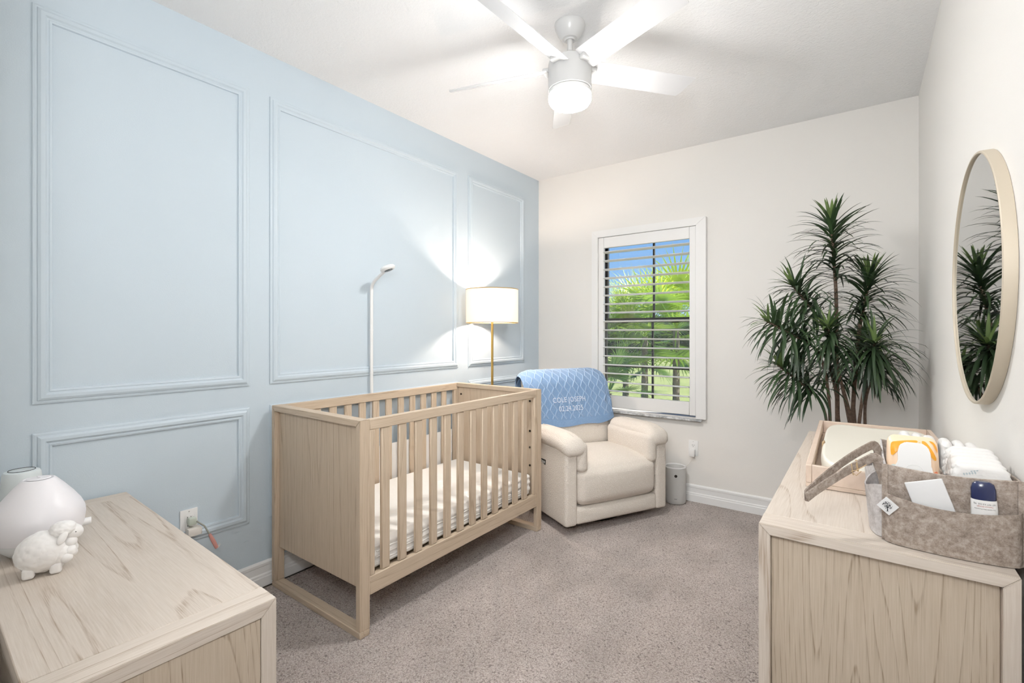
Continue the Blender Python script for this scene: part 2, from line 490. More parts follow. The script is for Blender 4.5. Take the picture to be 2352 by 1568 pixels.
# ------------------------------------------------------------------ window
win = root('window_1', 'dark bronze single-hung window behind the shutter', None, (-1.4625, 3.98, WZ0)); win['kind'] = 'structure'
def W(lo, hi, bev=.003): m = MB(); o = (-1.4625, 3.98, WZ0); return m.box([a - b for a, b in zip(lo, o)], [a - b for a, b in zip(hi, o)], bev)
m = W((WX0, 3.95, WZ0), (WX0 + .045, 4.02, WZ1)); o_ = (-1.4625, 3.98, WZ0)
for lo, hi in (((WX1 - .045, 3.95, WZ0), (WX1, 4.02, WZ1)), ((WX0, 3.95, WZ0), (WX1, 4.02, WZ0 + .045)), ((WX0, 3.95, WZ1 - .045), (WX1, 4.02, WZ1))):
    m.box([a - b for a, b in zip(lo, o_)], [a - b for a, b in zip(hi, o_)], .003)
ob('window_frame', m, M['darkmetal'], win)
def sash(z0, z1, y, hm, vt=.036):
    m = MB()
    for lo, hi in (((WX0 + .045, y - .015, z0), (WX0 + .07, y + .015, z1)), ((WX1 - .07, y - .015, z0), (WX1 - .045, y + .015, z1)),
                   ((WX0 + .045, y - .015, z0), (WX1 - .045, y + .015, z0 + vt)), ((WX0 + .045, y - .015, z1 - vt), (WX1 - .045, y + .015, z1)),
                   ((-1.449, y - .008, z0), (-1.431, y + .008, z1))) + hm:
        m.box([a - b for a, b in zip(lo, o_)], [a - b for a, b in zip(hi, o_)], .002)
    s = ob('sash', m, M['darkmetal'], win)
    g = W((WX0 + .06, y - .002, z0 + .02), (WX1 - .06, y + .002, z1 - .02), 0)
    ob('glass_pane', g, M['glass'], s, smooth=False)
sash(WZ0 + .04, 1.445, 3.975, (((WX0 + .05, 3.968, 1.012), (WX1 - .05, 3.982, 1.03)),))
sash(1.405, WZ1 - .04, 4.005, ())
m = W((WX0 + .05, 3.9545, WZ0 + .045), (WX1 - .05, 3.9555, 1.42), 0); ob('insect_screen', m, M['screen'], win, smooth=False)
m = MB()
for x in (-.22, .22): m.box((x - .03, -.045, .745), (x + .03, -.02, .765), .004)
ob('sash_lock', m, M['black'], win)

# shutter
SH = root('plantation_shutter', 'white plantation shutter with wide open louvers over the window', 'shutter', (-1.452, YB, .645))
def S(*bx, bev=.003):
    m = MB()
    for lo, hi in bx: m.box([a - b for a, b in zip(lo, SH.location)], [a - b for a, b in zip(hi, SH.location)], bev)
    return m
m = MB()
fy0, fy1 = 3.815, 3.8515
OX0, OX1, OZ0, OZ1 = -1.936, -.968, .648, 2.21
IX0, IX1, IZ1 = -1.876, -1.044, 2.15
def pr(pts): # polygon in xz extruded in y
    mt = Matrix(((1, 0, 0, -SH.location[0]), (0, 0, 1, fy0 - YB), (0, 1, 0, -.645), (0, 0, 0, 1)))
    m.prism(pts, fy1 - fy0, mt, .0025)
pr([(OX0, OZ0), (IX0, OZ0), (IX0, IZ1), (OX0, OZ1)]); pr([(OX1, OZ0), (OX1, OZ1), (IX1, IZ1), (IX1, OZ0)])
pr([(OX0, OZ1), (IX0, IZ1), (IX1, IZ1), (OX1, OZ1)])
ob('outer_frame', m, M['shutter'], SH, ang=20)
y0, y1 = 3.826, 3.856
for x0, x1 in ((-1.874, -1.824), (-1.094, -1.046)):
    ob('stile', S(((x0, y0, .67), (x1, y1, 2.148))), M['shutter'], SH)
ob('top_rail', S(((-1.8235, y0, 2.055), (-1.0945, y1, 2.148))), M['shutter'], SH)
ob('bottom_rail', S(((-1.8235, y0, .672), (-1.0945, y1, .775))), M['shutter'], SH)
lm = MB()
prof = [(.0425 * math.cos(t),   .0065 * math.sin(t)) for t in [2 * math.pi * k / 14 for k in range(14)]]
lm.prism(prof, .727, Matrix(((0, 0, 1, -.3635), (1, 0, 0, 0), (0, 1, 0, 0), (0, 0, 0, 1))))
lv = None
for k in range(17):
    if lv is None: o = lv = ob('louver', lm, M['shutter'], SH, ang=50)
    else: o = lv.copy(); COL.objects.link(o); o.parent = SH
    o.location = (-.007, -.004, .775 - .645 + .0375 + .0753 * k); o.rotation_euler = (R(-3), 0, 0)
for z in (1.95, .85): ob('hinge', S(((-1.8775, 3.8135, z), (-1.8715, 3.828, z + .07))), M['shutter'], SH)
m = MB(); m.box((-1.925, 3.806, .628), (-1.0, 3.851, .6455), .004); struct('trim_7', m, M['marble'], 'grey veined marble window sill')

def xz(m, pts, y0, y1, o, bev=.0012):   # polygon in x,z run along y
    m.prism([(x - o[0], z - o[2]) for x, z in pts], y1 - y0, Matrix(((1, 0, 0, 0), (0, 0, 1, y0 - o[1]), (0, 1, 0, 0), (0, 0, 0, 1))), bev)
def yz(m, pts, x0, x1, o, bev=.0012):
    m.prism([(y - o[1], z - o[2]) for y, z in pts], x1 - x0, Matrix(((0, 0, 1, x0 - o[0]), (1, 0, 0, 0), (0, 1, 0, 0), (0, 0, 0, 1))), bev)

# ------------------------------------------------------------------ crib
CX0, CX1, CY0, CY1, CZ = -2.48, -1.735, 1.256, 2.686, .94
cr = root('crib', 'pale oak baby crib with solid end panels and vertical slats', 'crib', ((CX0 + CX1) / 2, (CY0 + CY1) / 2, 0))
def Cb(*bx, bev=.003):
    m = MB()
    for lo, hi in bx: m.box([a - b for a, b in zip(lo, cr.location)], [a - b for a, b in zip(hi, cr.location)], bev)
    return m
for ya, yb, s in ((CY0, CY0 + .052, 1), (CY1 - .052, CY1, -1)):
    CT = .028
    for sx, x0 in ((1, CX0), (-1, CX1)):
        m = MB(); xz(m, [(x0, .031), (x0, CZ - .0008), (x0 + sx * CT, CZ - CT - .0008), (x0 + sx * CT, .031)], ya, yb, cr.location); ob('leg', m, M['crib_z'], cr)
    m = MB(); xz(m, [(CX0, CZ), (CX1, CZ), (CX1 - CT, CZ - CT), (CX0 + CT, CZ - CT)], ya, yb, cr.location); ob('end_top_rail', m, M['crib_x'], cr)
    ob('floor_runner', Cb(((CX0, ya, 0), (CX1, yb, .03))), M['crib_x'], cr)
    pa = ya + .024 if s == 1 else ya + .008
    ob('end_panel', Cb(((CX0 + .0305, pa, .2), (CX1 - .0305, pa + .02, CZ - .029))), M['crib_z'], cr)
for xa, xb in ((CX1 - .028, CX1 - .0005), (CX0 + .0005, CX0 + .028)):
    a, b = CY0 + .0525, CY1 - .0525
    ob('side_top_rail', Cb(((xa, a, CZ - .048), (xb, b, CZ - .0005))), M['crib_y'], cr)
    ob('side_bottom_rail', Cb(((xa, a, .17), (xb, b, .252))), M['crib_y'], cr)
    for q in ((a, a + .027), (b - .027, b)):
        ob('side_stile', Cb(((xa, q[0], .2525), (xb, q[1], CZ - .0485))), M['crib_z'], cr)
    xm = (xa + xb) / 2
    for k in range(12):
        yc = CY0 + .1435 + k * .1005 + .0005
        ob('slat', Cb(((xm - .009, yc - .0235, .2525), (xm + .009, yc + .0235, CZ - .0485)), bev=.004), M['crib_z'], cr)
m = Cb(((CX0 + .03, CY0 + .054, .215), (CX1 - .03, CY1 - .054, .235)))
ob('mattress_support', m, M['crib_x'], cr)
for z in (.86, .66, .55, .43):
    for x in (CX1 - .062, CX0 + .062):
        for y, d in ((CY1 - .0445, -1), (CY0 + .0445, 1)):
            m = MB(); p = Vector((x, y, z)) - cr.location
            m.cyl(p, p + Vector((0, d * .004, 0)), .007, 12); ob('bolt', m, M['bolt'], cr)

# mattress with soft horizontal fabric folds on its sides
mt_ = root('crib_mattress', 'white sheeted mattress lying in the crib', 'mattress', (-2.1075, 1.971, .2495))
m = MB()
def wr(q):
    e = 1 if abs(q.x) > .31 or abs(q.y) > .6 else 0
    if e: q.x += .003 * math.sin(q.z * 150 + q.y * 3) * (1 if q.x > 0 else -1) * (abs(q.x) > .31)
    return q
m.soft((-.336, -.645, 0), (.336, .645, .132), .022, (0, 0, .012), 22, wr)
ob('sheet', m, M['sheet'], mt_)
for z in (.03, .055, .08):
    m = MB()
    m.tube([(.337, -.6 + 1.2 * i / 20, z + .004 * math.sin(i * 1.3)) for i in range(21)], .003, 6); ob('piping', m, M['sheet'], mt_)
# mesh liner tied to the rear slats
m = MB()
m.grid(lambda u, v: (-2.4765 + .0008 * math.sin(u * 70), 1.34 + 1.262 * u, .36 + .235 * v + .002 * math.sin(u * 25)), 90, 4)
ln = ob('crib_liner', m, M['mesh'], None, label='white mesh liner strip along the rear slats of the crib', cat='crib liner', loc=(-2.4765, 1.97, .36))
m = MB(); m.tube([(.0, -.63 + 1.262 * i / 30, .236) for i in range(31)], .0016, 6); ob('binding', m, M['sheet'], ln)

# ------------------------------------------------------------------ floor lamp
LX, LY = -2.298, 2.862
lp = root('floor_lamp', 'lit brass floor lamp with white drum shade beside the crib', 'lamp', (LX, LY, 0))
m = MB(); m.lathe([(0, 0), (.122, 0), (.125, .004), (.125, .012), (.12, .018), (.02, .022), (.012, .03), (0, .03)]); ob('base', m, M['brass'], lp)
m = MB(); m.cyl((0, 0, .025), (0, 0, 1.42), .0095, 20); m.cyl((0, 0, 1.42), (0, 0, 1.47), .016, 20); ob('pole', m, M['brass'], lp)
m = MB(); SR, S0, S1 = .2, 1.393, 1.648
m.lathe([(SR, S0), (SR, S1), (SR - .002, S1), (SR - .002, S0), (SR, S0)], seg=64); ob('lamp_shade', m, M['shade'], lp)
m = MB()
for z in (S0, S1):
    m.tube([(SR * math.cos(t), SR * math.sin(t), z) for t in [2 * math.pi * k / 64 for k in range(64)]], .003, 6, True)
for k in range(3):
    t = 2 * math.pi * k / 3; m.cyl((.01 * math.cos(t), .01 * math.sin(t), 1.455), (SR * math.cos(t), SR * math.sin(t), S0 + .004), .0018, 6)
ob('shade_ring', m, M['brass'], lp)
m = MB(); a = R(-143)
m.tube([((SR + .0008) * math.cos(a), (SR + .0008) * math.sin(a), z) for z in (S0, S1)], 1, 8, flat=(.0045, .0006, (math.cos(a), math.sin(a), 0)))
ob('shade_seam', m, M['cord_white'], lp)
m = MB(); m.lathe([(0, .062), (.014, .058), (.027, .042), (.03, .028), (.024, .012), (.014, 0), (.012, -.012), (0, -.012)], (0, 0, 1.48), 20); ob('bulb', m, M['bulb'], lp)

# ------------------------------------------------------------------ baby monitor on its floor stand
bx, by = -2.4915, 1.89
bmn = root('baby_monitor', 'white baby monitor camera on a tall bent floor stand behind the crib', 'baby monitor', (bx, by, 0))
m = MB()
path = [(0, 0, .02), (0, 0, .5), (0, 0, 1.0), (0, 0, 1.5), (0, 0, 1.585)]
for k in range(1, 9):
    t = R(62) * k / 8; path.append((.07 * (1 - math.cos(t)), 0, 1.585 + .07 * math.sin(t)))
e = Vector(path[-1]); dr = Vector((math.sin(R(62)), 0, math.cos(R(62)))); path.append(tuple(e + dr * .05)); path.append(tuple(e + dr * .105))
m.tube(path, .0098, 14); m.lathe([(.0108, 0), (.0112, .004), (.0108, .008)], (0, 0, 1.33), 14); m.lathe([(.0108, 0), (.0112, .004), (.0108, .008)], (0, 0, 1.06), 14)
ob('pole', m, M['plastic'], bmn)
hc = e + dr * .135
m = MB(); hm = Matrix.Translation(hc) @ Matrix.Rotation(R(14), 4, 'X') @ Matrix.Rotation(R(-16), 4, 'Y')
m.lathe([(0, -.017), (.03, -.016), (.043, -.009), (.047, 0), (.043, .010), (.03, .016), (0, .017)], mt=hm, seg=32)
hd = ob('camera_head', m, M['plastic'], bmn)
m = MB(); m.lathe([(0, -.0195), (.02, -.0185), (.027, -.0165), (.027, -.014), (0, -.014)], mt=hm @ Matrix.Translation((.008, -.006, 0)), seg=28); ob('lens', m, M['black'], hd)
m = MB()
m.tube([(0, 0, .012), (.2, 0, .012), (.36, 0, .012)], 1, 8, flat=(.012, .008, (0, 0, 1)))
m.tube([(0, -.16, .012), (0, .16, .012)], 1, 8, flat=(.012, .008, (0, 0, 1)))
ob('base', m, M['plastic'], bmn)
m = MB(); m.tube([(.004, 1.7 - by, .012), (.002, 1.4 - by, .006), (.002, 1.2 - by, .005), (.025, 1.12 - by, .005), (.05, 1.0 - by, .005), (.03, .85 - by, .005), (.0, .7 - by, .005)], .0035, 8)
ob('power_cord', m, M['cord_dark'], bmn, label='thin dark power cord')

# ------------------------------------------------------------------ armchair (local: front = -y)
CH = (-1.695, 3.231, 0); CHR = R(62.5)
ch = root('recliner_armchair', 'cream boucle swivel recliner armchair in the corner by the window', 'armchair', CH, CHR)
m = MB(); m.lathe([(0, 0), (.26, 0), (.27, .01), (.27, .03), (.2, .045), (.1, .05), (.1, .075), (0, .075)], (0, -.02, 0)); ob('swivel_base', m, M['black'], ch)
m = MB()
m.soft((-.34, -.40, .062), (.34, -.30, .172), .022, (0, .012, 0), 8); ob('front_rail', m, M['boucle'], ch)
m = MB(); m.soft((-.33, -.30, .08), (.33, .36, .40), .03, (0, 0, 0), 4); ob('seat_base', m, M['boucle'], ch)
def seatf(q):
    # soften the top front edge into a rolled crown
    t = max(0, min(1, (-.12 - q.y) / .30)); u = max(0, (q.z - .30) / .16)
    q.z -= .035 * t * t * u; return q
m = MB(); m.soft((-.331, -.418, .178), (.331, .12, .455), .06, (0, .02, .03), 14, seatf); ob('seat_cushion', m, M['boucle'], ch)
for s in (-1, 1):
    m = MB()
    a, b = sorted((s * .43, s * .335))
    m.soft((a, -.405, .06), (b, .37, .56), .022, (.006, 0, 0), 10); ob('side_panel', m, M['boucle'], ch)
    m = MB()
    def slope(q):
        # arm pad: gently falls and rounds over toward the front
        t = max(0, (-.27 - q.y) / .15)
        if q.z > .5: q.z -= .03 * t * t
        return q
    a, b = sorted((s * .445, s * .275))
    m.soft((a, -.43, .535), (b, .082, .645), .05, (.004, 0, .012), 12, slope)
    a, b = sorted((s * .333, s * .258))
    m.soft((a, -.42, .40), (b, .08, .60), .034, (.012, 0, 0), 12)
    ob('arm_pad', m, M['boucle'], ch)
    m = MB(); a, b = sorted((s * .4455, s * .30))
    m.tube([(s * .352, -.38 + .4 * i / 12, .655 - .03 * max(0, (.11 - .4 * i / 12) / .15) ** 2 ) for i in range(13)], .0018, 6)
    ob('seam', m, M['cord_white'], ch)
def bf(q): q.y += .19 + .28 * (q.z - .42); return q
m = MB(); m.soft((-.36, -.11, .40), (.36, .11, 1.005), .1, (0, .012, 0), 14, bf); ob('backrest', m, M['boucle'], ch)
m = MB(); m.soft((-.4345, -.16, .405), (-.426, -.075, .445), .012, (0, 0, 0), 4); cp = ob('control_panel', m, M['black'], ch, label='black recline switch panel')
m = MB()
for k in range(3): m.box((-.4365, -.148 + .022 * k, .416), (-.434, -.132 + .022 * k, .434), .002)
ob('button', m, M['plastic_grey'], cp)

# ------------------------------------------------------------------ knit blanket over the backrest
bl = root('knit_blanket', 'blue cable-knit baby blanket with embroidered lettering draped over the armchair back', 'blanket', CH, CHR)
ZF, ZA = .60, .9
L1 = ZA - ZF; L2 = math.pi * .118; L3 = .30; LT = L1 + L2 + L3
def path_pt(s, off=0.0):
    r = .135 + off
    if s < L1: y, z = -r, ZF + s
    elif s < L1 + L2:
        t = math.pi - (s - L1) / .118; y, z = r * math.cos(t), ZA + (.116 + off) * math.sin(t)
    else: y, z = r, ZA - (s - L1 - L2)
    return y, z
def blank(x, s, off=0.0):
    """x across (metres, -.42...42), s along from the front hem"""
    y, z = path_pt(s, off)
    ax = abs(x); k = max(0, ax - .27)
    if k > 0:
        pull = min(1, k / .14); pull *= pull
        y = y * (1 - .42 * pull)
        z -= .05 * pull * max(0, min(1, (z - .75) / .3))
    if x > .2:
        w = (x - .2) / .22; low = max(0, min(1, (L1 + .05 - s) / L1))
        fo = max(0, min(1, (z - .67) / .1)) if s < L1 + .05 else .4
        y -= fo * (.011 * w * (1 + math.sin(x * 80 - s * 16)) * (.3 + low) + .008 * w * low)
        x += .035 * w * low
    if ax > .36: x = math.copysign(.36 + (ax - .36) * .55, x)
    if s < .3: z += .03 * max(0, min(1, (ax - .2) / .16)) * (1 - s / .3)
    z += .006 * math.sin(x * 17) * max(0, 1 - s / .12)
    y -= .004 * math.sin(x * 11 + s * 9)
    return Vector((x, y + .19 + .28 * (z - .42), z))
def ridge(x, s):
    # chains of diamonds: pairs of zigzag cords around each column
    sp = .078; per = .083
    xx = x + .10 * (s - .3) * .35
    xc = (math.floor(xx / sp) + .5) * sp
    ph = ((s + (0)) / per) % 1
    tri = 1 - abs(2 * ph - 1)
    w = .0045 + .0255 * tri
    d = abs(abs(xx - xc) - w)
    if s < .055: return 0
    return max(0, 1 - (d / .0042) ** 2)
m = MB()
NU, NV = 300, 300
def bfn(u, v):
    x = -.42 + .84 * u; s = LT * v
    r = ridge(x, s); hem = .003 if s < .05 else 0
    p = blank(x, s, .0065 * r + hem)
    return (p.x, p.y, p.z, r)
m.grid(bfn, NU, NV, attr='ridge')
ob('knit_cloth', m, M['knit'], bl, ang=180)
m = MB()
def tx(cx, cs, k=1):
    return lambda x, y: blank(cx + x * .88, cs + y * .95, .0085)
put_text(m, 'COLE JOSEPH', .057, tx(-.04, .178))
ob('embroidery', m, M['embroider'], bl, smooth=False, label='white embroidered lettering, upper line'); m = MB(); put_text(m, '02.24.2025', .057, tx(-.035, .112))
ob('embroidery', m, M['embroider'], bl, smooth=False, label='white embroidered numerals, lower line')

# ------------------------------------------------------------------ air purifier, outlets, chargers
pu = root('air_purifier', 'small pale grey cylindrical air purifier with black round display on the carpet', 'air purifier', (-1.178, 3.742, 0))
m = MB(); pr_ = .079
m.lathe([(0, .004), (pr_ - .006, .004), (pr_ - .001, .012), (pr_, .03), (pr_, .272), (pr_ - .002, .276), (pr_ - .008, .276), (pr_ - .010, .272), (pr_ - .02, .235), (0, .232)], seg=56); ob('body', m, M['plastic_grey'], pu)
m = MB(); m.tube([((pr_ - .005) * math.cos(t), (pr_ - .005) * math.sin(t), .277) for t in [2 * math.pi * k / 56 for k in range(56)]], .006, 8, True); ob('rim', m, M['plastic'], pu)
da = math.atan2(-3.742, 1.178) + .06
def onc(a, z, rr): return Vector((rr * math.cos(a), rr * math.sin(a), z))
m = MB()
for rr, n in ((.0112, 24),):
    vs = [m.bm.verts.new(onc(da + .0112 * math.cos(2 * math.pi * k / n) / pr_, .222 + .0112 * math.sin(2 * math.pi * k / n), pr_ + .0012)) for k in range(n)]
    m.bm.faces.new(vs)
ob('display', m, M['black'], pu, smooth=False)
m = MB()
for k, w in enumerate((.8, .5, .7, .6, .7, .5)):
    x0 = -.010 + .0034 * k
    vs = [m.bm.verts.new(onc(da + x / pr_, z, pr_ + .001)) for x, z in ((x0, .045), (x0 + .0026, .045), (x0 + .0026, .045 + .006 * w), (x0, .045 + .006 * w))]
    m.bm.faces.new(vs)
ob('logo_mark', m, M['ink'], pu, smooth=False)

def outlet(name, label, loc, rz):
    r = root(name, label, 'outlet', loc, rz)   # local: faces -y, base z centre
    m = MB(); m.box((-.036, -.006, -.06), (.036, -.0003, .06), .003, 2); ob('cover_plate', m, M['plastic'], r)
    m = MB(); m.box((-.017, -.0085, -.034), (.017, -.0062, .034), .001); rc = ob('receptacle', m, M['plastic'], r)
    m = MB()
    for z in (-.018, .018):
        for x in (-.0065, .0065): m.box((x - .0012, -.0092, z), (x + .0012, -.0086, z + .009), 0)
        m.cyl((0, -.0086, z - .006), (0, -.0092, z - .006), .0026, 10)
    ob('slot', m, M['ink'], rc, smooth=False)
    for z in (-.05, .05):
        m = MB(); m.cyl((0, -.0061, z), (0, -.0075, z), .003, 10); ob('screw', m, M['plastic_grey'], r)
outlet('wall_outlet', 'white wall outlet on the white wall above the air purifier', (-1.07, YB, .415), 0)
outlet('wall_outlet', 'white wall outlet on the blue wall low beside the crib', (XL, .889, .441), R(90))
m = MB(); m.box((-1.093, YB - .042, .352), (-1.053, YB - .0098, .408), .004, 2)
ad = ob('power_adapter', m, M['plastic'], label='white cube power adapter plugged into the outlet above the air purifier', cat='adapter', loc=(-1.073, YB - .01, .38))
m = MB(); m.tube([(-.0, -.016, -.028), (-.002, -.016, -.05), (-.02, -.03, -.085), (-.06, -.04, -.125), (-.09, -.035, -.165)], .002, 8); ob('cord', m, M['cord_white'], ad)
m = MB(); m.box((XL + .0095, .877, .432), (XL + .042, .91, .466), .006, 2)
pg = ob('power_plug', m, M['plug'], label='pale green-grey plug in the upper socket of the blue wall outlet', cat='plug', loc=(XL + .01, .89, .45))
m = MB(); m.tube([(.03, .018, -.002), (.045, .045, -.03), (.055, .062, -.07)], .0038, 8); ob('cord', m, M['cord_grey'], pg)
m = MB(); m.tube([(.055, .062, -.07), (.062, .075, -.105), (.068, .088, -.14)], [.006, .009, .008], 8); ob('cord_sleeve', m, M['pinktag'], pg, label='pink wrapped section of the cord')
m = MB(); m.tube([(.07, .088, -.14), (.07, .10, -.12)], [.004, .001], 6); m.tube([(.07, .09, -.14), (.068, .105, -.128)], [.004, .001], 6); ob('cord_tie', m, M['paper'], pg)
m = MB(); m.box((XL + .0095, .872, .385), (XL + .05, .928, .42), .004, 2)
ob('power_adapter', m, M['cord_white'], label='beige block adapter in the lower socket of the blue wall outlet', cat='adapter', loc=(XL + .01, .9, .4))

# ------------------------------------------------------------------ ceiling fan
fn = root('ceiling_fan', 'white five-blade ceiling fan with lit drum light', 'ceiling fan', (-1.121, 1.985, H))
m = MB(); m.lathe([(0, -.0005), (.072, -.0005), (.073, -.006), (.07, -.018), (.058, -.045), (.043, -.063), (.036, -.069), (0, -.069)]); ob('canopy', m, M['fanwhite'], fn)
m = MB(); m.lathe([(.024, -.066), (.026, -.071), (.022, -.077), (.013, -.073), (.012, -.066)], seg=28); m.cyl((0, 0, -.06), (0, 0, -.15), .0125, 20)
m.lathe([(.0125, -.125), (.024, -.135), (.031, -.15), (.034, -.168), (.05, -.182)], seg=28); ob('down_rod', m, M['fanwhite'], fn)
m = MB(); m.lathe([(0, -.178), (.09, -.178), (.1, -.182), (.102, -.19), (.102, -.312), (.098, -.316), (0, -.316)], seg=56); ob('motor_housing', m, M['fanwhite'], fn)
m = MB(); m.lathe([(0, -.3165), (.097, -.3165), (.1, -.32), (.1, -.335), (0, -.335)], seg=56); ob('light_ring', m, M['plastic'], fn)
m = MB(); m.lathe([(0, -.3355), (.099, -.3355), (.101, -.345), (.1, -.362), (.09, -.378), (.06, -.386), (0, -.389)], seg=56); ob('light_diffuser', m, M['domelight'], fn)
bmb = MB()
# cross-section across the chord (tangent t>0 = lower side): main plane + folded lip
sec = [(-.052, .0225), (-.048, .023), (.030, -.0145), (.056, -.0205), (.056, -.0235), (.028, -.018), (-.050, .0195)]
def blade_pt(u, v):
    n = len(sec); t, z = sec[round(v * n) % n]
    x = .10 + .56 * u
    x2 = x - .045 * u * (t + .052) / .108
    return (x2, t, z - .205)
bmb.grid(blade_pt, 20, len(sec), closev=True)
bmesh.ops.holes_fill(bmb.bm, edges=[e for e in bmb.bm.edges if e.is_boundary], sides=20)
b0 = None
for k in range(5):
    if b0 is None: o = b0 = ob('blade', bmb, M['blade'], fn, ang=25)
    else: o = b0.copy(); COL.objects.link(o); o.parent = fn
    o.rotation_euler = (0, 0, R(52 - 72 * k))
    m = MB(); mt = Matrix.Rotation(R(52 - 72 * k), 4, 'Z')
    t = MB(); t.soft((.095, -.03, -.218), (.13, .03, -.196), .008, n=3); m.add(t.bm, mt); ob('blade_bracket', m, M['fanwhite'], fn)

# ------------------------------------------------------------------ round mirror
mr = root('round_mirror', 'round wall mirror with a champagne metal rim on the white wall', 'mirror', (XR, 1.881, 1.47))
RY, RZ, MD = .375, .352, .026
def ell(t, k, x): return (x, (RY - k) * math.cos(t), (RZ - k) * math.sin(t))
prof = [(0.0005, -.0005), (0, -.001), (0, -MD + .002), (.002, -MD), (.006, -MD), (.0075, -MD + .002), (.0075, -MD + .006)]
m = MB(); n = len(prof)
m.grid(lambda u, v: ell(2 * math.pi * u, prof[round(v * (n - 1))][0], prof[round(v * (n - 1))][1]), 96, n - 1, closeu=True)
ob('rim', m, M['champagne'], mr)
m = MB(); m.bm.faces.new([m.bm.verts.new(ell(2 * math.pi * k / 96, .0075, -MD + .0055)) for k in range(96)][::-1])
ob('mirror_glass', m, M['mirror'], mr, smooth=False)

# ------------------------------------------------------------------ right dresser (changing dresser)
DX0, DX1, DY0, DY1, DZ = -.2165, .2545, 1.364, 2.786, .83
d = root('changing_dresser', 'bleached oak dresser along the white wall under the mirror', 'dresser', (0, 2.075, 0))
def Db(*bx, bev=.002):
    m = MB()
    for lo, hi in bx: m.box([a - b for a, b in zip(lo, d.location)], [a - b for a, b in zip(hi, d.location)], bev)
    return m
T = .026
ob('top_panel', Db(((DX0 + .0005, DY0 + .085, DZ - T), (DX1, DY1 - .0855, DZ))), M['oak_y'], d)
for a, b, ia, ib in ((DY0, DY0 + .06, DY0 + .06, DY0 + .0845), (DY1 - .06, DY1, DY1 - .0845, DY1 - .06)):
    m = MB(); xz(m, [(DX0, DZ), (DX1, DZ), (DX1 - T, DZ - T), (DX0 + T, DZ - T)], a, b, d.location)
    m.box([p - q for p, q in zip((DX0, ia, DZ - T), d.location)], [p - q for p, q in zip((DX1, ib, DZ), d.location)], .001)
    ob('edge_board', m, M['oak_x'], d)
    for sx, x0 in ((1, DX0), (-1, DX1)):
        m = MB(); xz(m, [(x0, 0), (x0, DZ - .0008), (x0 + sx * T, DZ - T - .0008), (x0 + sx * T, 0)], a, b, d.location); ob('leg', m, M['oak_z'], d)
for ya in (DY0 + .02, DY1 - .04):
    ob('end_panel', Db(((DX0 + .0265, ya, .1), (DX1 - .0265, ya + .02, DZ - T - .0005))), M['oak_end'], d)
ob('body', Db(((DX0 + .024, DY0 + .061, .1), (DX1 - .003, DY1 - .061, DZ - T - .001))), M['oak_y'], d)
for i in range(3):
    for j in range(2):
        ya = DY0 + .066 + i * .4305; yb = ya + .425; za = .115 + j * .228; zb = za + .22
        za, zb = .115 + j * .345, .115 + j * .345 + .338
        dr_ = ob('drawer', Db(((DX0 + .002, ya, za), (DX0 + .0235, yb, zb))), M['oak_y'], d)

# ------------------------------------------------------------------ left dresser
L0 = (-1.195, .617)
ld = root('low_dresser', 'low bleached oak dresser in front of the blue wall, bearing the sheep figurine', 'dresser', (L0[0], L0[1], 0), R(-1.5))
LW, LD_, LZ, LT_ = 1.30, .445, .65, .036
def Lb(*bx, bev=.002):
    m = MB()
    for lo, hi in bx: m.box(lo, hi, bev)
    return m
ob('top_panel', Lb(((-LW + .0805, -LD_, LZ - LT_), (-.0825, 0, LZ))), M['oak_x'], ld)
for a, b, ia, ib in ((-.04, 0, -.082, -.04), (-LW, -LW + .04, -LW + .04, -LW + .08)):
    m = MB(); Z0 = (0, 0, 0)
    yz(m, [(0, LZ), (-LD_, LZ), (-LD_ + LT_, LZ - LT_), (-LT_, LZ - LT_)], a, b, Z0); m.box((ia, -LD_, LZ - LT_), (ib, 0, LZ), .001)
    ob('edge_board', m, M['oak_edge'], ld)
    for sy, y0 in ((-1, 0), (1, -LD_)):
        m = MB(); yz(m, [(y0, 0), (y0, LZ - .0008), (y0 + sy * LT_, LZ - LT_ - .0008), (y0 + sy * LT_, 0)], a, b, Z0); ob('leg', m, M['oak_z'], ld)
for xa in (-.024, -LW + .003):
    ob('end_panel', Lb(((xa, -LD_ + .0372, .08), (xa + .0215, -.0372, LZ - LT_ - .0015))), M['oak_end'], ld)
ob('body', Lb(((-LW + .041, -LD_ + .01, .08), (-.041, -.024, LZ - LT_ - .001))), M['oak_x'], ld)
for i in range(2):
    for j in range(3):
        xa = -LW + .045 + i * .607; za = .09 + j * .173
        ob('drawer', Lb(((xa, -.0235, za), (xa + .602, -.003, za + .168))), M['oak_x'], ld)

# ------------------------------------------------------------------ things on the left dresser
TZ = LZ + .0012
hu = root('humidifier', 'white teardrop humidifier on the low dresser', 'humidifier', (-2.035, .315, TZ))
m = MB(); m.lathe([(0, 0), (.05, 0), (.066, .006), (.085, .025), (.097, .045), (.0985, .0495), (0, .0495)], seg=48); ob('base', m, M['humidbase'], hu)
m = MB(); m.lathe([(0, .05), (.099, .05), (.106, .075), (.109, .1), (.107, .118), (.098, .14), (.08, .168), (.058, .197), (.042, .216), (.038, .2205), (.034, .2215), (.031, .2195), (0, .2195)], seg=64); ob('water_tank', m, M['humid'], hu)
m = MB(); m.lathe([(0, .2198), (.024, .22), (.028, .2215), (.026, .2235), (.012, .225), (0, .2252)], seg=32); m.box((-.012, -.003, .2251), (.012, .003, .227), .001); ob('mist_cap', m, M['humid'], hu)
ka = R(80)
m = MB(); m.cyl((.097 * math.cos(ka), .097 * math.sin(ka), .06), (.121 * math.cos(ka), .121 * math.sin(ka), .06), .0115, 20); ob('knob', m, M['plastic'], hu)

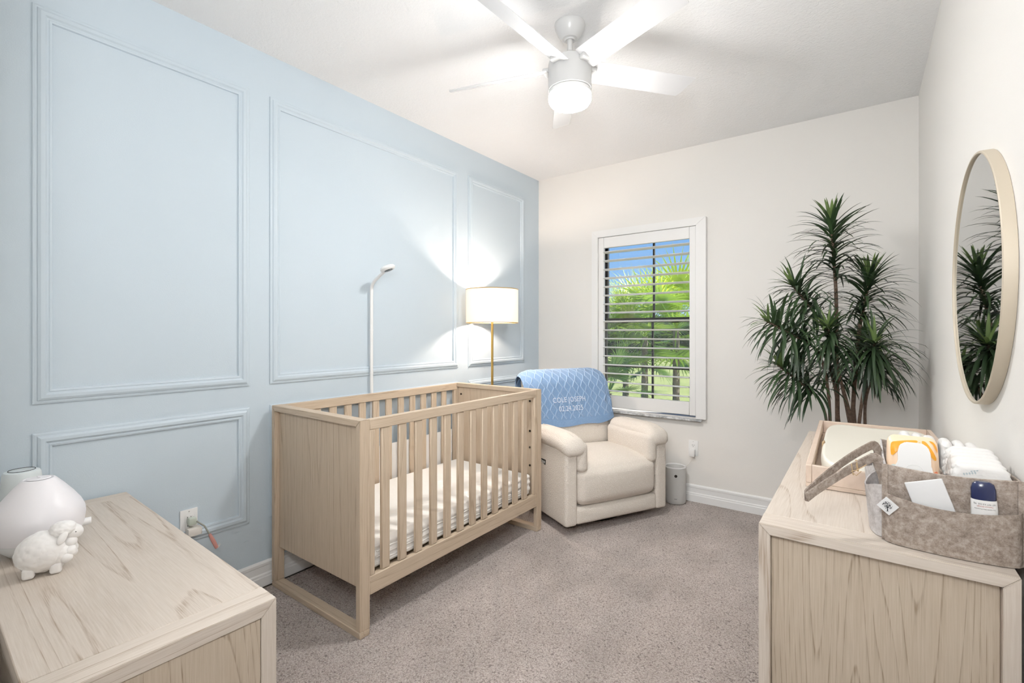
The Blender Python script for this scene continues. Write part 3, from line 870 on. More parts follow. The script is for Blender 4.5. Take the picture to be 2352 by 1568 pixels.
so = root('sound_machine', 'pale round sound machine behind the humidifier by the blue wall', 'sound machine', (-2.41, .33, TZ))
m = MB(); m.lathe([(0, 0), (.056, 0), (.06, .004), (.058, .06), (.053, .14), (.05, .168), (.046, .176), (.036, .179), (0, .179)], seg=48); ob('body', m, M['sound'], so)
m = MB(); m.tube([(.035 * math.cos(t), .035 * math.sin(t), .1795) for t in [2 * math.pi * k / 40 for k in range(40)]], .0012, 6, True); ob('speaker_ring', m, M['ink'], so)
m = MB()
for k in range(160):
    rr = .031 * math.sqrt((k + .5) / 160); t = k * 2.39996
    m.lathe([(0, .1798), (.0009, .1797)], (rr * math.cos(t), rr * math.sin(t), 0), 5)
ob('speaker_grille', m, M['plastic_grey'], so, smooth=False)

sh = root('sheep_figurine', 'white ceramic sheep night light on the low dresser', 'figurine', (-1.835, .298, TZ), R(74))
def ico(sub, rad, mt, fn=None):
    t = bmesh.new(); bmesh.ops.create_icosphere(t, subdivisions=sub, radius=1)
    for v in t.verts:
        n = v.co.normalized(); k = fn(n) if fn else 1
        v.co = Vector((n.x * rad[0] * k, n.y * rad[1] * k, n.z * rad[2] * k))
    m.add(t, mt)
def wool(amp, sc_): return lambda n: 1 + amp * (1 - min(1, noise.voronoi(n * sc_)[0][0] * 1.7)) + .02 * noise.noise(n * 4)
m = MB(); ico(6, (.057, .047, .055), Matrix.Translation((-.006, 0, .060)) @ Matrix.Rotation(R(-14), 4, 'Y'), wool(.035, 3.0))
ico(5, (.034, .036, .036), Matrix.Translation((.026, 0, .05)), wool(.08, 3.0))
m.soft((-.044, -.034, 0), (-.018, -.01, .03), .008); m.soft((-.044, .01, 0), (-.018, .034, .03), .008)
m.soft((.010, -.032, 0), (.036, -.008, .03), .008); m.soft((.010, .008, 0), (.036, .032, .03), .008)
ob('body', m, M['ceramic'], sh, ang=180)
m = MB()
for (c, r_) in (((.047, 0, .062), .019), ((.051, -.015, .052), .016), ((.051, .015, .05), .016), ((.05, -.006, .076), .017), ((.046, .016, .07), .016), ((.044, -.022, .038), .015), ((.044, .02, .036), .015), ((.054, .002, .042), .013)):
    ico(3, (r_, r_, r_), Matrix.Translation(c), wool(.05, 2))
ob('chest_wool', m, M['ceramic'], sh, ang=180)
m = MB(); ico(4, (.03, .02, .022), Matrix.Translation((.056, 0, .1)) @ Matrix.Rotation(R(16), 4, 'Y'), lambda n: 1 - .22 * max(0, n.x))
hd_ = ob('head', m, M['ceramic'], sh)
m = MB(); ico(5, (.03, .03, .022), Matrix.Translation((.036, 0, .112)), wool(.07, 2.4)); ob('head_wool', m, M['ceramic'], hd_, ang=180)
for s in (-1, 1):
    m = MB(); ico(3, (.0095, .006, .0185), Matrix.Translation((.037, s * .031, .096)) @ Matrix.Rotation(R(s * 16), 4, 'X') @ Matrix.Rotation(R(24), 4, 'Y')); ob('ear', m, M['ceramic'], hd_)
    m = MB(); ico(2, (.0014,) * 3, Matrix.Translation((.064, s * .0185, .103))); ob('eye', m, M['ink'], hd_)

# ------------------------------------------------------------------ changing tray + pad on the right dresser
tr = root('changing_tray', 'pale wooden changing tray on the oak dresser', 'tray', (.045, 2.25, DZ + .0012), R(1.3))
TWx, TLy, TH = .405, .94, .068
m = MB(); m.box((-TWx / 2, -TLy / 2, 0), (TWx / 2, TLy / 2, .012), .001); ob('base', m, M['tray'], tr)
for a, b in ((-TWx / 2, -TWx / 2 + .016), (TWx / 2 - .016, TWx / 2)):
    m = MB(); m.box((a, -TLy / 2, .0125), (b, TLy / 2, TH), .0015); ob('side_wall', m, M['tray'], tr)
for a, b in ((-TLy / 2, -TLy / 2 + .016), (TLy / 2 - .016, TLy / 2)):
    m = MB(); m.box((-TWx / 2 + .0165, a, .0125), (TWx / 2 - .0165, b, TH), .0015); ob('end_wall', m, M['tray'], tr)
pd = root('changing_pad', 'cream contoured foam changing pad lying in the tray', 'changing pad', (.052, 2.245, DZ + .016), R(1.3))
m = MB()
def padf(u, v):
    pass
PW, PL = .177, .435
def pad_top(x, y):
    # dished surface: raised rounded edges, rounded-rectangle outline
    ex = abs(x) / PW; ey = abs(y) / PL
    e = max(ex ** 4, ey ** 8)
    return .034 + .030 * min(1, (ex ** 2.4) * .9 + (ey ** 7) * .55)
def pfn(u, v):
    # u angle, v from bottom ring to centre of top
    a = 2 * math.pi * u; c, s_ = math.cos(a), math.sin(a)
    p = 5.0
    k = (abs(c) ** p + abs(s_) ** p) ** (-1 / p)
    ex, ey = c * k, s_ * k
    narrow = 1 - .06 * math.cos(ey * math.pi) * 0
    if v < .12: f, z = .90 + .06 * v / .12, 0
    elif v < .36: q = (v - .12) / .24; f = .96 + .04 * math.sin(q * math.pi); z = None
    else: q = 1
    X = lambda f: ex * PW * f
    Y = lambda f: ey * PL * f
    if v < .12: return (X(f), Y(f), 0)
    zt = pad_top(X(.9), Y(.93))
    if v < .36:
        q = (v - .12) / .24; th = -math.pi / 2 + q * math.pi
        return (X(.96 + .05 * math.cos(th)), Y(.98 + .02 * math.cos(th)), (zt) * (.5 + .5 * math.sin(th)))
    q = (v - .36) / .64
    f = 1 - q; ff = f * .96
    return (X(ff), Y(f * .98), pad_top(X(ff * .94), Y(f * .95)))
m.grid(pfn, 96, 50, closeu=True)
bmesh.ops.remove_doubles(m.bm, verts=m.bm.verts, dist=1e-5)
ob('foam_body', m, M['pad'], pd, ang=180)
m = MB()
m.tube([(-.176, -.10, .012), (-.178, -.10, .035), (-.172, -.085, .055), (-.168, -.07, .04), (-.174, -.06, .02)], 1, 8, flat=(.012, .0015, (1, 0, 0)))
m.box((-.181, -.05, .02), (-.170, -.02, .05), .003, 2)
ob('strap_buckle', m, M['twine'], pd)

# ------------------------------------------------------------------ felt diaper caddy
KX0, KX1, KY0, KY1, KZ = .04, .268, 1.43, 1.762, DZ + .0012
kd = root('felt_caddy', 'taupe felt nursery caddy with strap handles at the near end of the dresser', 'caddy', ((KX0 + KX1) / 2, (KY0 + KY1) / 2, KZ))
kl = kd.location
KH = .178
def Kb(*bx, bev=.002):
    m = MB()
    for lo, hi in bx: m.box([a - b for a, b in zip(lo, kl)], [a - b for a, b in zip(hi, kl)], bev, 2)
    return m
th = .0045
ob('floor_panel', Kb(((KX0, KY0, KZ), (KX1, KY1, KZ + th))), M['felt'], kd)
def wavy(lo, hi):
    """felt wall with a slightly sagging top edge"""
    m = MB(); t = MB()
    t.soft(lo, hi, .0022, n=14)
    for v in t.bm.verts:
        x, y, z = v.co
        f = (z - KZ) / KH
        long = (x - KX0) / (KX1 - KX0) if (hi[0] - lo[0]) > (hi[1] - lo[1]) else (y - KY0) / (KY1 - KY0)
        v.co.z -= .008 * math.sin(math.pi * max(0, min(1, long))) * max(0, f)
        v.co -= kl
    m.add(t.bm); return m
ob('front_wall', wavy((KX0, KY0, KZ + th), (KX1, KY0 + th, KZ + KH)), M['felt'], kd)
ob('back_wall', wavy((KX0, KY1 - th, KZ + th), (KX1, KY1, KZ + KH)), M['felt'], kd)
for xa in (KX0, KX1 - th):
    ob('side_wall', wavy((xa, KY0 + th, KZ + th), (xa + th, KY1 - th, KZ + KH)), M['felt_light'] if xa == KX0 else M['felt'], kd)
ob('divider', Kb(((.152, KY0 + .006, KZ + .006), (.156, 1.645, KZ + .150))), M['felt'], kd)
# outer front pocket, bowed forward; its top edge falls to the right
m = MB()
def pk(u, v, o):
    x = KX0 + (KX1 - KX0) * u; b = math.sin(math.pi * u) ** .4
    top = .113 - .012 * math.sin(math.pi * u)
    return (x - kl[0], KY0 - .0012 - .036 * b * (.78 + .22 * v) - o - kl[1], .001 + top * v)
m.grid(lambda u, v: pk(u, v, 0), 30, 8); m.grid(lambda u, v: pk(u, v, .004), 30, 8)
bmesh.ops.bridge_loops(m.bm, edges=[e for e in m.bm.edges if e.is_boundary])
ob('front_pocket', m, M['felt'], kd, ang=60)
m = Kb(((KX0 - .004, KY0 - .0045, KZ), (KX0 + .0075, KY0 - .0008, KZ + KH)), ((KX1 - .0075, KY0 - .0045, KZ), (KX1 + .003, KY0 - .0008, KZ + KH)), bev=.0015)
ob('seam', m, M['felt'], kd)
# side pockets (left side), rounded openings
for ya, yb, hh in ((KY0 + .01, KY0 + .155, .125), (KY0 + .165, KY1 - .01, .135)):
    m = MB()
    def sp(u, v, o):
        b = math.sin(math.pi * u) ** .5
        return (KX0 - .001 - .033 * b * (.7 + .3 * v) - o - kl[0], ya + (yb - ya) * u - kl[1], .001 + (hh - .02 * math.sin(math.pi * u)) * v)
    m.grid(lambda u, v: sp(u, v, 0), 24, 8); m.grid(lambda u, v: sp(u, v, .003), 24, 8)
    bmesh.ops.bridge_loops(m.bm, edges=[e for e in m.bm.edges if e.is_boundary])
    ob('side_pocket', m, M['felt_light'], kd, ang=60)
# handle: two strap runs joined at a folded tip that rests in the air
def bez(p, n=18):
    P = [Vector(q) for q in p]; out = []
    for i in range(n + 1):
        t = i / n; Q = P[:]
        while len(Q) > 1: Q = [Q[j].lerp(Q[j + 1], t) for j in range(len(Q) - 1)]
        out.append(Q[0])
    return out
A_ = bez([(.0365, 1.50, .90), (.037, 1.50, .985), (.034, 1.497, 1.022), (.012, 1.483, 1.004)], 10) + bez([(.012, 1.483, 1.004), (-.05, 1.432, .968), (-.112, 1.372, .914)], 10)[1:]
B_ = bez([(-.112, 1.372, .914), (-.118, 1.38, .915), (-.112, 1.39, .922)], 4) + bez([(-.112, 1.39, .922), (-.05, 1.50, .985), (.012, 1.59, 1.014)], 10)[1:] + bez([(.012, 1.59, 1.014), (.034, 1.615, 1.03), (.037, 1.625, .99), (.0365, 1.625, .92)], 10)[1:]
m = MB(); pts = [p - kl for p in A_ + B_[1:]]
m.tube(pts, 1, 8, flat=(.0022, .0125, (0, -.15, 1)))
hn = ob('handle', m, M['felt'], kd)
m = MB(); 
for q in range(3):
    cc = A_[12 + q // 2]
    ring = [cc - kl + Vector((-.002 * math.sin(t), .0042 * math.cos(t), .0138 * math.sin(t))) + Vector((.002 * q, 0, 0)) for t in [2 * math.pi * k / 14 for k in range(14)]]
    m.tube(ring, .0011, 5, True)
c0 = A_[13] - kl + Vector((.002, -.006, -.004))
m.tube([c0, c0 + Vector((.012, -.004, .006)), c0 + Vector((.03, .004, .02))], .001, 5); m.tube([c0, c0 + Vector((.01, -.004, -.008)), c0 + Vector((.02, -.002, .004))], .001, 5)
ob('twine_tie', m, M['twine'], hn, label='tan jute twine tied round the strap')
# white tag with a round black tree, at the pocket's left corner
tg_c = Vector((KX0 + .006, KY0 - .030, KZ + .088)) - kl
tm = Matrix.Translation(tg_c) @ Matrix.Rotation(R(-12), 4, 'Z') @ Matrix(((1, 0, 0, 0), (0, 0, -1, 0), (0, 1, 0, 0), (0, 0, 0, 1)))
m = MB(); t = MB(); t.box((-.015, -.015, -.0006), (.015, .015, .0006), .0004); m.add(t.bm, tm @ Matrix.Rotation(R(-38), 4, 'Z')); tg = ob('brand_tag', m, M['paper'], kd, label='white cloth tag with black tree emblem')
m = MB()
random.seed(3)
def disc2(x, y, r, n=8):
    return m.bm.faces.new([m.bm.verts.new(tm @ Vector((x + r * math.cos(2 * math.pi * k / n), y + r * math.sin(2 * math.pi * k / n), .0012))) for k in range(n)])
for k in range(70):
    rr = .0092 * math.sqrt(random.random()); a = random.random() * 2 * math.pi
    disc2(rr * math.cos(a), .002 + rr * math.sin(a) * .9, .0004 + .0006 * random.random(), 6)
def stroke(p, q, w):
    p, q = Vector(p), Vector(q); dn = (q - p).normalized(); nn = Vector((-dn.y, dn.x)) * w
    m.bm.faces.new([m.bm.verts.new(tm @ Vector((z.x, z.y, .0012))) for z in (p - nn, q - nn * .5, q + nn * .5, p + nn)])
stroke((0, -.0115), (0, 0), .0012); stroke((-.003, -.0118), (.003, -.0118), .0004)
for a in (30, 60, 120, 150, 90): stroke((0, -.004), (.0075 * math.cos(R(a)), .002 + .0065 * math.sin(R(a)) - .003), .0005)
ob('tree_emblem', m, M['ink'], tg, smooth=False)

# things in the caddy -------------------------------------------------
wp = root('wipes_pack', 'orange and peach pack of baby wipes with white lid in the felt caddy', 'wipes', (.098, 1.492, KZ + .036), rot=(R(-13), 0, R(2)))
wp.scale = (.94, 1, 1.17)
m = MB()
def wpf(q):
    # pillow pack: thin crimped ends
    e = max(0, abs(q.z - .085) - .055) / .03; q.y *= max(.25, 1 - .75 * min(1, e) ** 1.5)
    return q
m.soft((-.05, -.026, 0), (.05, .026, .172), .016, (.003, .008, 0), 12, wpf); fl = ob('film_wrap', m, M['film'], wp)
lidm = Matrix(((1, 0, 0, 0), (0, 0, -1, -.0345), (0, 1, 0, .018), (0, 0, 0, 1)))
lid = [(-.038, .03), (.036, .03), (.036, .088), (.033, .092), (.033, .118), (.028, .132), (.016, .139), (-.016, .139), (-.028, .132), (-.032, .118), (-.032, .098), (-.038, .09)]
m = MB(); m.prism([(x, y) for x, y in lid], .0075, lidm, .002); lo_ = ob('lid', m, M['whitelid'], wp)
m = MB(); m.tube([lidm @ Vector((.018 * math.cos(t), .082 + .0125 * math.sin(t), .0078)) for t in [2 * math.pi * k / 36 for k in range(36)]], .0006, 5, True)
for z_ in (.078, .087): m.tube([lidm @ Vector((x, z_, .0078)) for x in (-.006, .006)], .0005, 5)
ob('embossed_oval', m, M['whitelid'], lo_)
def wface(x, z):
    # front face of the pack following its pillow bulge
    nx, nz = x / .05, (z - .086) / .086
    b = .026 + .008 * max(0, 1 - nx * nx) * max(0, 1 - nz * nz)
    e = max(0, abs(z - .085) - .055) / .03
    if abs(x) > .036: b -= .016 * (1 - math.sqrt(max(0, 1 - ((abs(x) - .034) / .017) ** 2)))
    return Vector((x, -b * max(.25, 1 - .75 * min(1, e) ** 1.5) - .0022, z))
def blob(m, pts, cx=None, n=6):
    """smooth closed shape drawn on the wrapper as a fan of small quads"""
    N = len(pts); P = []
    for i in range(N):
        for k in range(n):
            t = k / n; p0, p1, p2, p3 = (pts[(i + q - 1) % N] for q in range(4))
            f = lambda a, b, c_, d_: .5 * (2 * b + (c_ - a) * t + (2 * a - 5 * b + 4 * c_ - d_) * t * t + (3 * b - a - 3 * c_ + d_) * t ** 3)
            P.append((f(p0[0], p1[0], p2[0], p3[0]), f(p0[1], p1[1], p2[1], p3[1])))
    c0 = (sum(p[0] for p in P) / len(P), sum(p[1] for p in P) / len(P))
    rings = [[m.bm.verts.new(wface(c0[0] + (p[0] - c0[0]) * k, c0[1] + (p[1] - c0[1]) * k)) for p in P] for k in (1, .66, .33)]
    for a, b in ((0, 1), (1, 2)):
        for i in range(len(P)):
            j = (i + 1) % len(P); m.bm.faces.new((rings[a][i], rings[a][j], rings[b][j], rings[b][i]))
    m.bm.faces.new(rings[2])
m = MB()
blob(m, [(-.044, .128), (-.044, .152), (-.03, .158), (.006, .163), (.008, .158), (-.016, .152), (-.032, .136)])
blob(m, [(-.004, .157), (.008, .157), (.015, .159), (.017, .154), (.013, .150), (.002, .152)])
blob(m, [(.019, .162), (.027, .161), (.037, .146), (.045, .130), (.041, .126), (.029, .138), (.021, .15)])
blob(m, [(.033, .164), (.039, .159), (.047, .142), (.048, .15), (.042, .162)])
ob('orange_print', m, M['orange'], fl, smooth=False)
m = MB()
blob(m, [(.038, .10), (.046, .104), (.047, .088), (.037, .088)]); blob(m, [(.037, .07), (.041, .074), (.047, .05), (.045, .048)]); blob(m, [(.038, .05), (.047, .036), (.047, .02), (.037, .03)])
ob('coral_print', m, M['coral'], fl, smooth=False)
m = MB(); blob(m, [(-.046, .105), (-.036, .108), (-.034, .09), (-.045, .08)]); ob('pale_print', m, M['mint'], fl, smooth=False)
m = MB()
def wl(pts):
    for a, b in zip(pts, pts[1:]):
        a2, b2 = Vector(a), Vector(b); d2 = (b2 - a2).normalized(); nn = Vector((-d2.y, d2.x)) * .0006
        m.bm.faces.new([m.bm.verts.new(wface(*z)) for z in (a2 - nn, b2 - nn, b2 + nn, a2 + nn)])
wl([(-.044, .094), (-.042, .092), (-.042, .088), (-.0445, .087)]); wl([(.043, .03), (.047, .024)]); wl([(.043, .024), (.047, .018)])
ob('black_print', m, M['ink'], fl, smooth=False)

def diaper(n_, w, h, t_, front):
    m = MB()
    def df(q):
        # ruffled, pinched side edges and a rounded, narrower fold at the top
        e = max(0, abs(q.x) / w * 2 - .72) / .28
        q.y += .0022 * math.sin(q.z * 250 + n_) * e
        q.x += .0016 * math.sin(q.z * 410 + n_ * 2) * e - math.copysign(.10 * w * max(0, (q.z / h - .72) / .28) ** 2, q.x)
        q.z -= .004 * (q.x / w * 2) ** 2 * (q.z / h)
        return q
    m.soft((-w / 2, -t_ / 2, 0), (w / 2, t_ / 2, h), t_ * .48, (0, .002, 0), 28, df)
    return m
labs = ['white printed folded diaper, frontmost of the right-hand stack in the caddy', 'white folded diaper with blue-grey edge print, second from the front in the caddy',
        'white folded diaper, third from the front of the right-hand stack in the caddy', 'white folded diaper, fourth from the front of the right-hand stack in the caddy',
        'white folded diaper, fifth from the front of the right-hand stack in the caddy', 'white folded diaper, rearmost of the right-hand stack in the caddy']
GD = 'folded diapers in the felt caddy'
for k in range(6):
    zz = KZ + .03
    dp = root('diaper', labs[k], 'diaper', (.2096, 1.457 + .0265 * k, zz), 0, GD)
    hgt = .168 + .0025 * k
    ob('cloth', diaper(k * 1.7, .100, hgt, .0235, True), M['diaper'], dp)
    if k > 2: continue
    def F(x, z): # on the front face
        return Vector((x, -.01175 - .002 * max(0, 1 - (x / .049) ** 2) * max(0, 1 - ((z - hgt / 2) / (hgt / 2)) ** 2) - .0009, z))
    def fan(m, pts):
        c_ = (sum(p[0] for p in pts) / len(pts), sum(p[1] for p in pts) / len(pts)); cv = m.bm.verts.new(F(*c_)); vs = [m.bm.verts.new(F(*p)) for p in pts]
        for i in range(len(vs)): m.bm.faces.new((cv, vs[i], vs[(i + 1) % len(vs)]))
    def leafp(m, x, z, a, l=.008, w=.0028):
        ca, sa = math.cos(R(a)), math.sin(R(a)); fan(m, [(x + ca * u - sa * v, z + sa * u + ca * v) for u, v in ((0, 0), (l * .4, w), (l, 0), (l * .4, -w))])
    if k == 0:
        m = MB()
        for i in range(5):
            leafp(m, -.030 + .0045 * i, .148 + .0014 * i, -75, .0065, .0018)
            if i > 1: leafp(m, -.028 + .0045 * i, .149 + .0014 * i, 35, .005, .0016)
        leafp(m, .018, .128, -20, .018, .004); leafp(m, -.036, .105, 30)
        ob('leaf_print', m, M['print_grey'], dp, smooth=False)
        m = MB(); fan(m, [(-.022 + .0075 * math.cos(R(a)) * (1 + .2 * math.sin(R(a * 5))), .122 + .0075 * math.sin(R(a))) for a in range(0, 360, 30)]); ob('flower_print', m, M['print_pink'], dp, smooth=False)
    elif k == 1:
        m = MB(); leafp(m, -.036, .152, 15, .016, .004); leafp(m, .014, .152, -10, .02, .004); ob('leaf_print', m, M['print_grey'], dp, smooth=False)
labs2 = ['first', 'second', 'third', 'fourth', 'fifth', 'sixth']
for k in range(6):
    dp = root('diaper', 'white folded diaper edge-on at the back of the caddy, %s from the wipes pack' % labs2[k], 'diaper', (.093 + .0255 * k + (.006 if k > 2 else 0), 1.70, KZ + .03), R(90), GD)
    ob('cloth', diaper(k * 2.3 + 9, .088, .185 - .003 * k, .0225, False), M['diaper'], dp)

# paper packet and cream stick in the front pocket, tube in the side pocket
pk_ = root('paper_packet', 'folded white paper packet sticking out of the front pocket of the caddy', 'packet', (.140, KY0 - .017, KZ + .058), rot=(0, R(-18), 0))
m = MB(); m.soft((-.034, -.0022, 0), (.034, .0022, .102), .002, (0, .003, 0), 8); ob('paper_fold', m, M['paper'], pk_)
st = root('cream_stick', 'white cream stick with a navy cap in the front pocket of the caddy', 'cream stick', (.209, KY0 - .0165, KZ + .083), rot=(0, R(-2), 0))
m = MB(); m.lathe([(0, 0), (.021, .0), (.022, .004), (.0205, .048), (.02, .05), (0, .05)], seg=40, sy=.55); ob('body', m, M['whitelid'], st)
m = MB(); m.lathe([(0, .0505), (.0195, .0505), (.0202, .053), (.0198, .072), (.017, .083), (.011, .0875), (0, .0885)], seg=40, sy=.58); ob('cap', m, M['navy'], st)
def stf(x, z): # cylindrical wrap, writing reads upside down
    a = -x / .0205; rr = .0213
    return Vector((rr * math.sin(a), -rr * .55 * math.cos(a) - .0006, z))
m = MB(); put_text(m, 'NET WT 3.5 OZ  99g', .0042, lambda x, y: stf(x, .044 - y)); put_text(m, 'Zinc Oxide Skin Protectant', .0032, lambda x, y: stf(x, .033 - y)); ob('label_writing', m, M['ink'], st, smooth=False)
m = MB(); put_text(m, 'Maximum Strength', .0034, lambda x, y: stf(x, .0385 - y)); ob('red_writing', m, M['redink'], st, smooth=False)
tb = root('cream_tube', 'white printed tube in the side pocket of the caddy beneath the strap', 'tube', (.026, 1.672, KZ + .045), rot=(0, R(-3), R(-90)))
m = MB(); m.grid(lambda u, v: (.026 * math.cos(2 * math.pi * u), (.0085 * (1 - v) + .0016 * v) * math.sin(2 * math.pi * u), .13 * v), 28, 10, closeu=True)
bmesh.ops.holes_fill(m.bm, edges=[e for e in m.bm.edges if e.is_boundary], sides=40); ob('tube_body', m, M['whitelid'], tb)
def tf(x, z):
    q = math.sqrt(max(0, 1 - (x / .026) ** 2)); v = z / .13
    return Vector((x, (.0085 * (1 - v) + .0016 * v) * q + .0008, z))
m = MB(); P = [(-.02, .12), (-.01, .115), (.002, .10), (.008, .08), (.014, .065)]
for off in (0, .004):
    for a, b in zip(P, P[1:]):
        a2, b2 = Vector(a) - Vector((0, off)), Vector(b) - Vector((0, off)); d2 = (b2 - a2).normalized(); nn = Vector((-d2.y, d2.x)) * .0007
        m.bm.faces.new([m.bm.verts.new(tf(*z)) for z in (a2 - nn, b2 - nn, b2 + nn, a2 + nn)])
ob('curved_print', m, M['ink'], tb, smooth=False)
m = MB(); m.bm.faces.new([m.bm.verts.new(tf(.014 + .0045 * math.cos(t), .105 + .0045 * math.sin(t))) for t in [2 * math.pi * k / 16 for k in range(16)]]); ob('green_dot', m, M['green'], tb, smooth=False)

# ------------------------------------------------------------------ potted dracaena in the far right corner
PX, PY = -.075, 3.33
pl = root('potted_dracaena', 'tall potted dracaena with dark green strap leaves in the corner behind the dresser', 'plant', (PX, PY, 0))
m = MB(); m.lathe([(0, 0), (.11, 0), (.12, .01), (.15, .26), (.156, .28), (.15, .285), (.14, .275), (.138, .255), (0, .255)], seg=40); ob('pot', m, M['pot'], pl)
m = MB(); m.lathe([(0, .262), (.06, .264), (.137, .257)], seg=30); ob('soil', m, M['soil'], pl)
F_, TH_ = 1094, math.atan(806 / 1094)
def at(px, py, y):
    a = (px - 1176) / F_; s_, c_ = math.sin(TH_), math.cos(TH_)
    dx, dy, dz = -s_ + c_ * a, c_ + s_ * a, (763 - py) / F_
    t = y / dy; return Vector((dx * t, y, 1.32 + dz * t))
# heads: crown base, crown tip, leaf length, count
heads = [((1919, 648, 3.33), (1908, 500, 3.32), .235, 92, 0.0), ((1880, 728, 3.22), (1816, 650, 3.12), .22, 70, .25), ((1976, 742, 3.42), (1999, 632, 3.44), .24, 88, .1),
         ((1864, 792, 3.12), (1760, 737, 2.98), .23, 66, .5), ((1912, 800, 3.12), (1902, 752, 3.02), .22, 62, .25), ((1996, 830, 3.16), (2010, 786, 3.06), .235, 70, .45),
         ((1872, 905, 3.2), (1786, 838, 3.06), .225, 72, .3), ((1965, 850, 3.45), (1990, 770, 3.5), .22, 60, .3), ((1915, 880, 3.4), (1900, 820, 3.38), .2, 50, .3), ((2000, 880, 3.38), (2030, 830, 3.42), .2, 46, .5)]
base_pts = [(-.03, -.02), (.045, .0), (.01, .045), (-.06, .03), (.065, .045), (.02, -.05), (-.075, -.04), (.05, .06), (-.02, .06), (.08, .02)]
rnd = random.Random(11)
for hi_, (cb, ct, ll, cnt, droop) in enumerate(heads):
    B0 = at(*cb) - Vector((PX, PY, 0)); T0 = at(*ct) - Vector((PX, PY, 0))
    bx_, by_ = base_pts[hi_]
    S0_ = Vector((bx_, by_, .26))
    ax = (T0 - B0).normalized()
    midp = S0_.lerp(B0, .55) + Vector((0, 0, .06)); 
    st_pts = bez([S0_, S0_ + Vector((bx_ * .6, by_ * .6, .35)), B0 - ax * .16 + Vector((0, 0, -.03)), B0], 16) + bez([B0, B0.lerp(T0, .5), T0], 6)[1:]
    m = MB(); n = len(st_pts)
    m.tube(st_pts, [(.0135 if hi_ in (0, 2) else .010) * (1 - .5 * i / n) for i in range(n)], 8); ob('trunk', m, M['trunk'], pl)
    m = MB(); b = m.bm; lay = b.verts.layers.float.new('tint')
    up = Vector((0, 0, 1)); sd = ax.cross(Vector((.3, .9, .2))).normalized(); sd2 = ax.cross(sd)
    cnt = int(cnt * 1.5)
    for i in range(cnt):
        f = (i + .5) / cnt
        az = i * 2.39996 + rnd.uniform(-.3, .3)
        org = B0.lerp(T0, f ** .9)
        out = sd * math.cos(az) + sd2 * math.sin(az)
        elev = .30 - droop * .5 + .95 * f ** 3 + rnd.uniform(-.18, .25)
        d0 = (out * math.cos(elev) + ax * math.sin(elev)).normalized()
        ln_ = ll * 1.12 * (1.0 - .55 * f ** 5) * rnd.uniform(.8, 1.12)
        g = (.62 + droop * .9) * (1 - .85 * f ** 4) * rnd.uniform(.6, 1.3)
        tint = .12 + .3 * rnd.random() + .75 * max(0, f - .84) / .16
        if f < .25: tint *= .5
        wv = .0078 * rnd.uniform(.85, 1.15); p = org.copy(); dv = d0.copy(); prev = None; K = 8
        side = dv.cross(up)
        if side.length < 1e-3: side = Vector((1, 0, 0))
        side.normalize()
        for k in range(K + 1):
            s_ = k / K
            w = wv * (math.sin(math.pi * min(1, .25 + .75 * s_)) ** .7 if s_ < 1 else 0) + .0003
            nn = side.cross(dv).normalized()
            row = []
            for q in (-1, 0, 1):
                v = p + side * w * q + nn * (.22 * w * abs(q))
                wx = v.x + PX; wy = v.y + PY
                if wx > XR - .006: v.x = XR - .006 - PX - .0004 * rnd.random()
                if wy > YB - .006: v.y = YB - .006 - PY
                vv = b.verts.new(v); vv[lay] = min(1, tint + .12 * (q == 0)); row.append(vv)
            if prev:
                for q in range(2): b.faces.new((prev[q], prev[q + 1], row[q + 1], row[q]))
            prev = row
            dv = (dv + Vector((0, 0, -1)) * g * (.10 + .30 * s_)).normalized() if s_ > .05 else dv.normalized()
            p = p + dv * ln_ / K
    m.keep = True
    ob('leaf_cluster', m, M['leaf'], pl, ang=180)

# ------------------------------------------------------------------ garden beyond the window
m = MB(); m.box((-45, 4.3, -.35), (25, 80, -.2), 0); struct('lawn', m, M['lawn'], 'sunlit green lawn outside the window')
m = MB(); m.box((-12, 4.06, -.3), (6, 10.2, -.19), 0); struct('terrain', m, M['bedground'], 'planting bed outside the window')
hb = MB()
hb.grid(lambda u, v: (-40 + 55 * u, 31 + 1.6 * math.sin(v * math.pi) * -1 + .7 * noise.noise((u * 60, v * 6, 0)), -.2 + 2.6 * math.sin(v * math.pi / 2) * (1 + .25 * noise.noise((u * 30, v * 3, 5)))), 160, 10)
ob('distant_hedge', hb, M['hedge'], kind='structure', label='dark hedge line beyond the lawn', loc=(-12, 31, -.2))

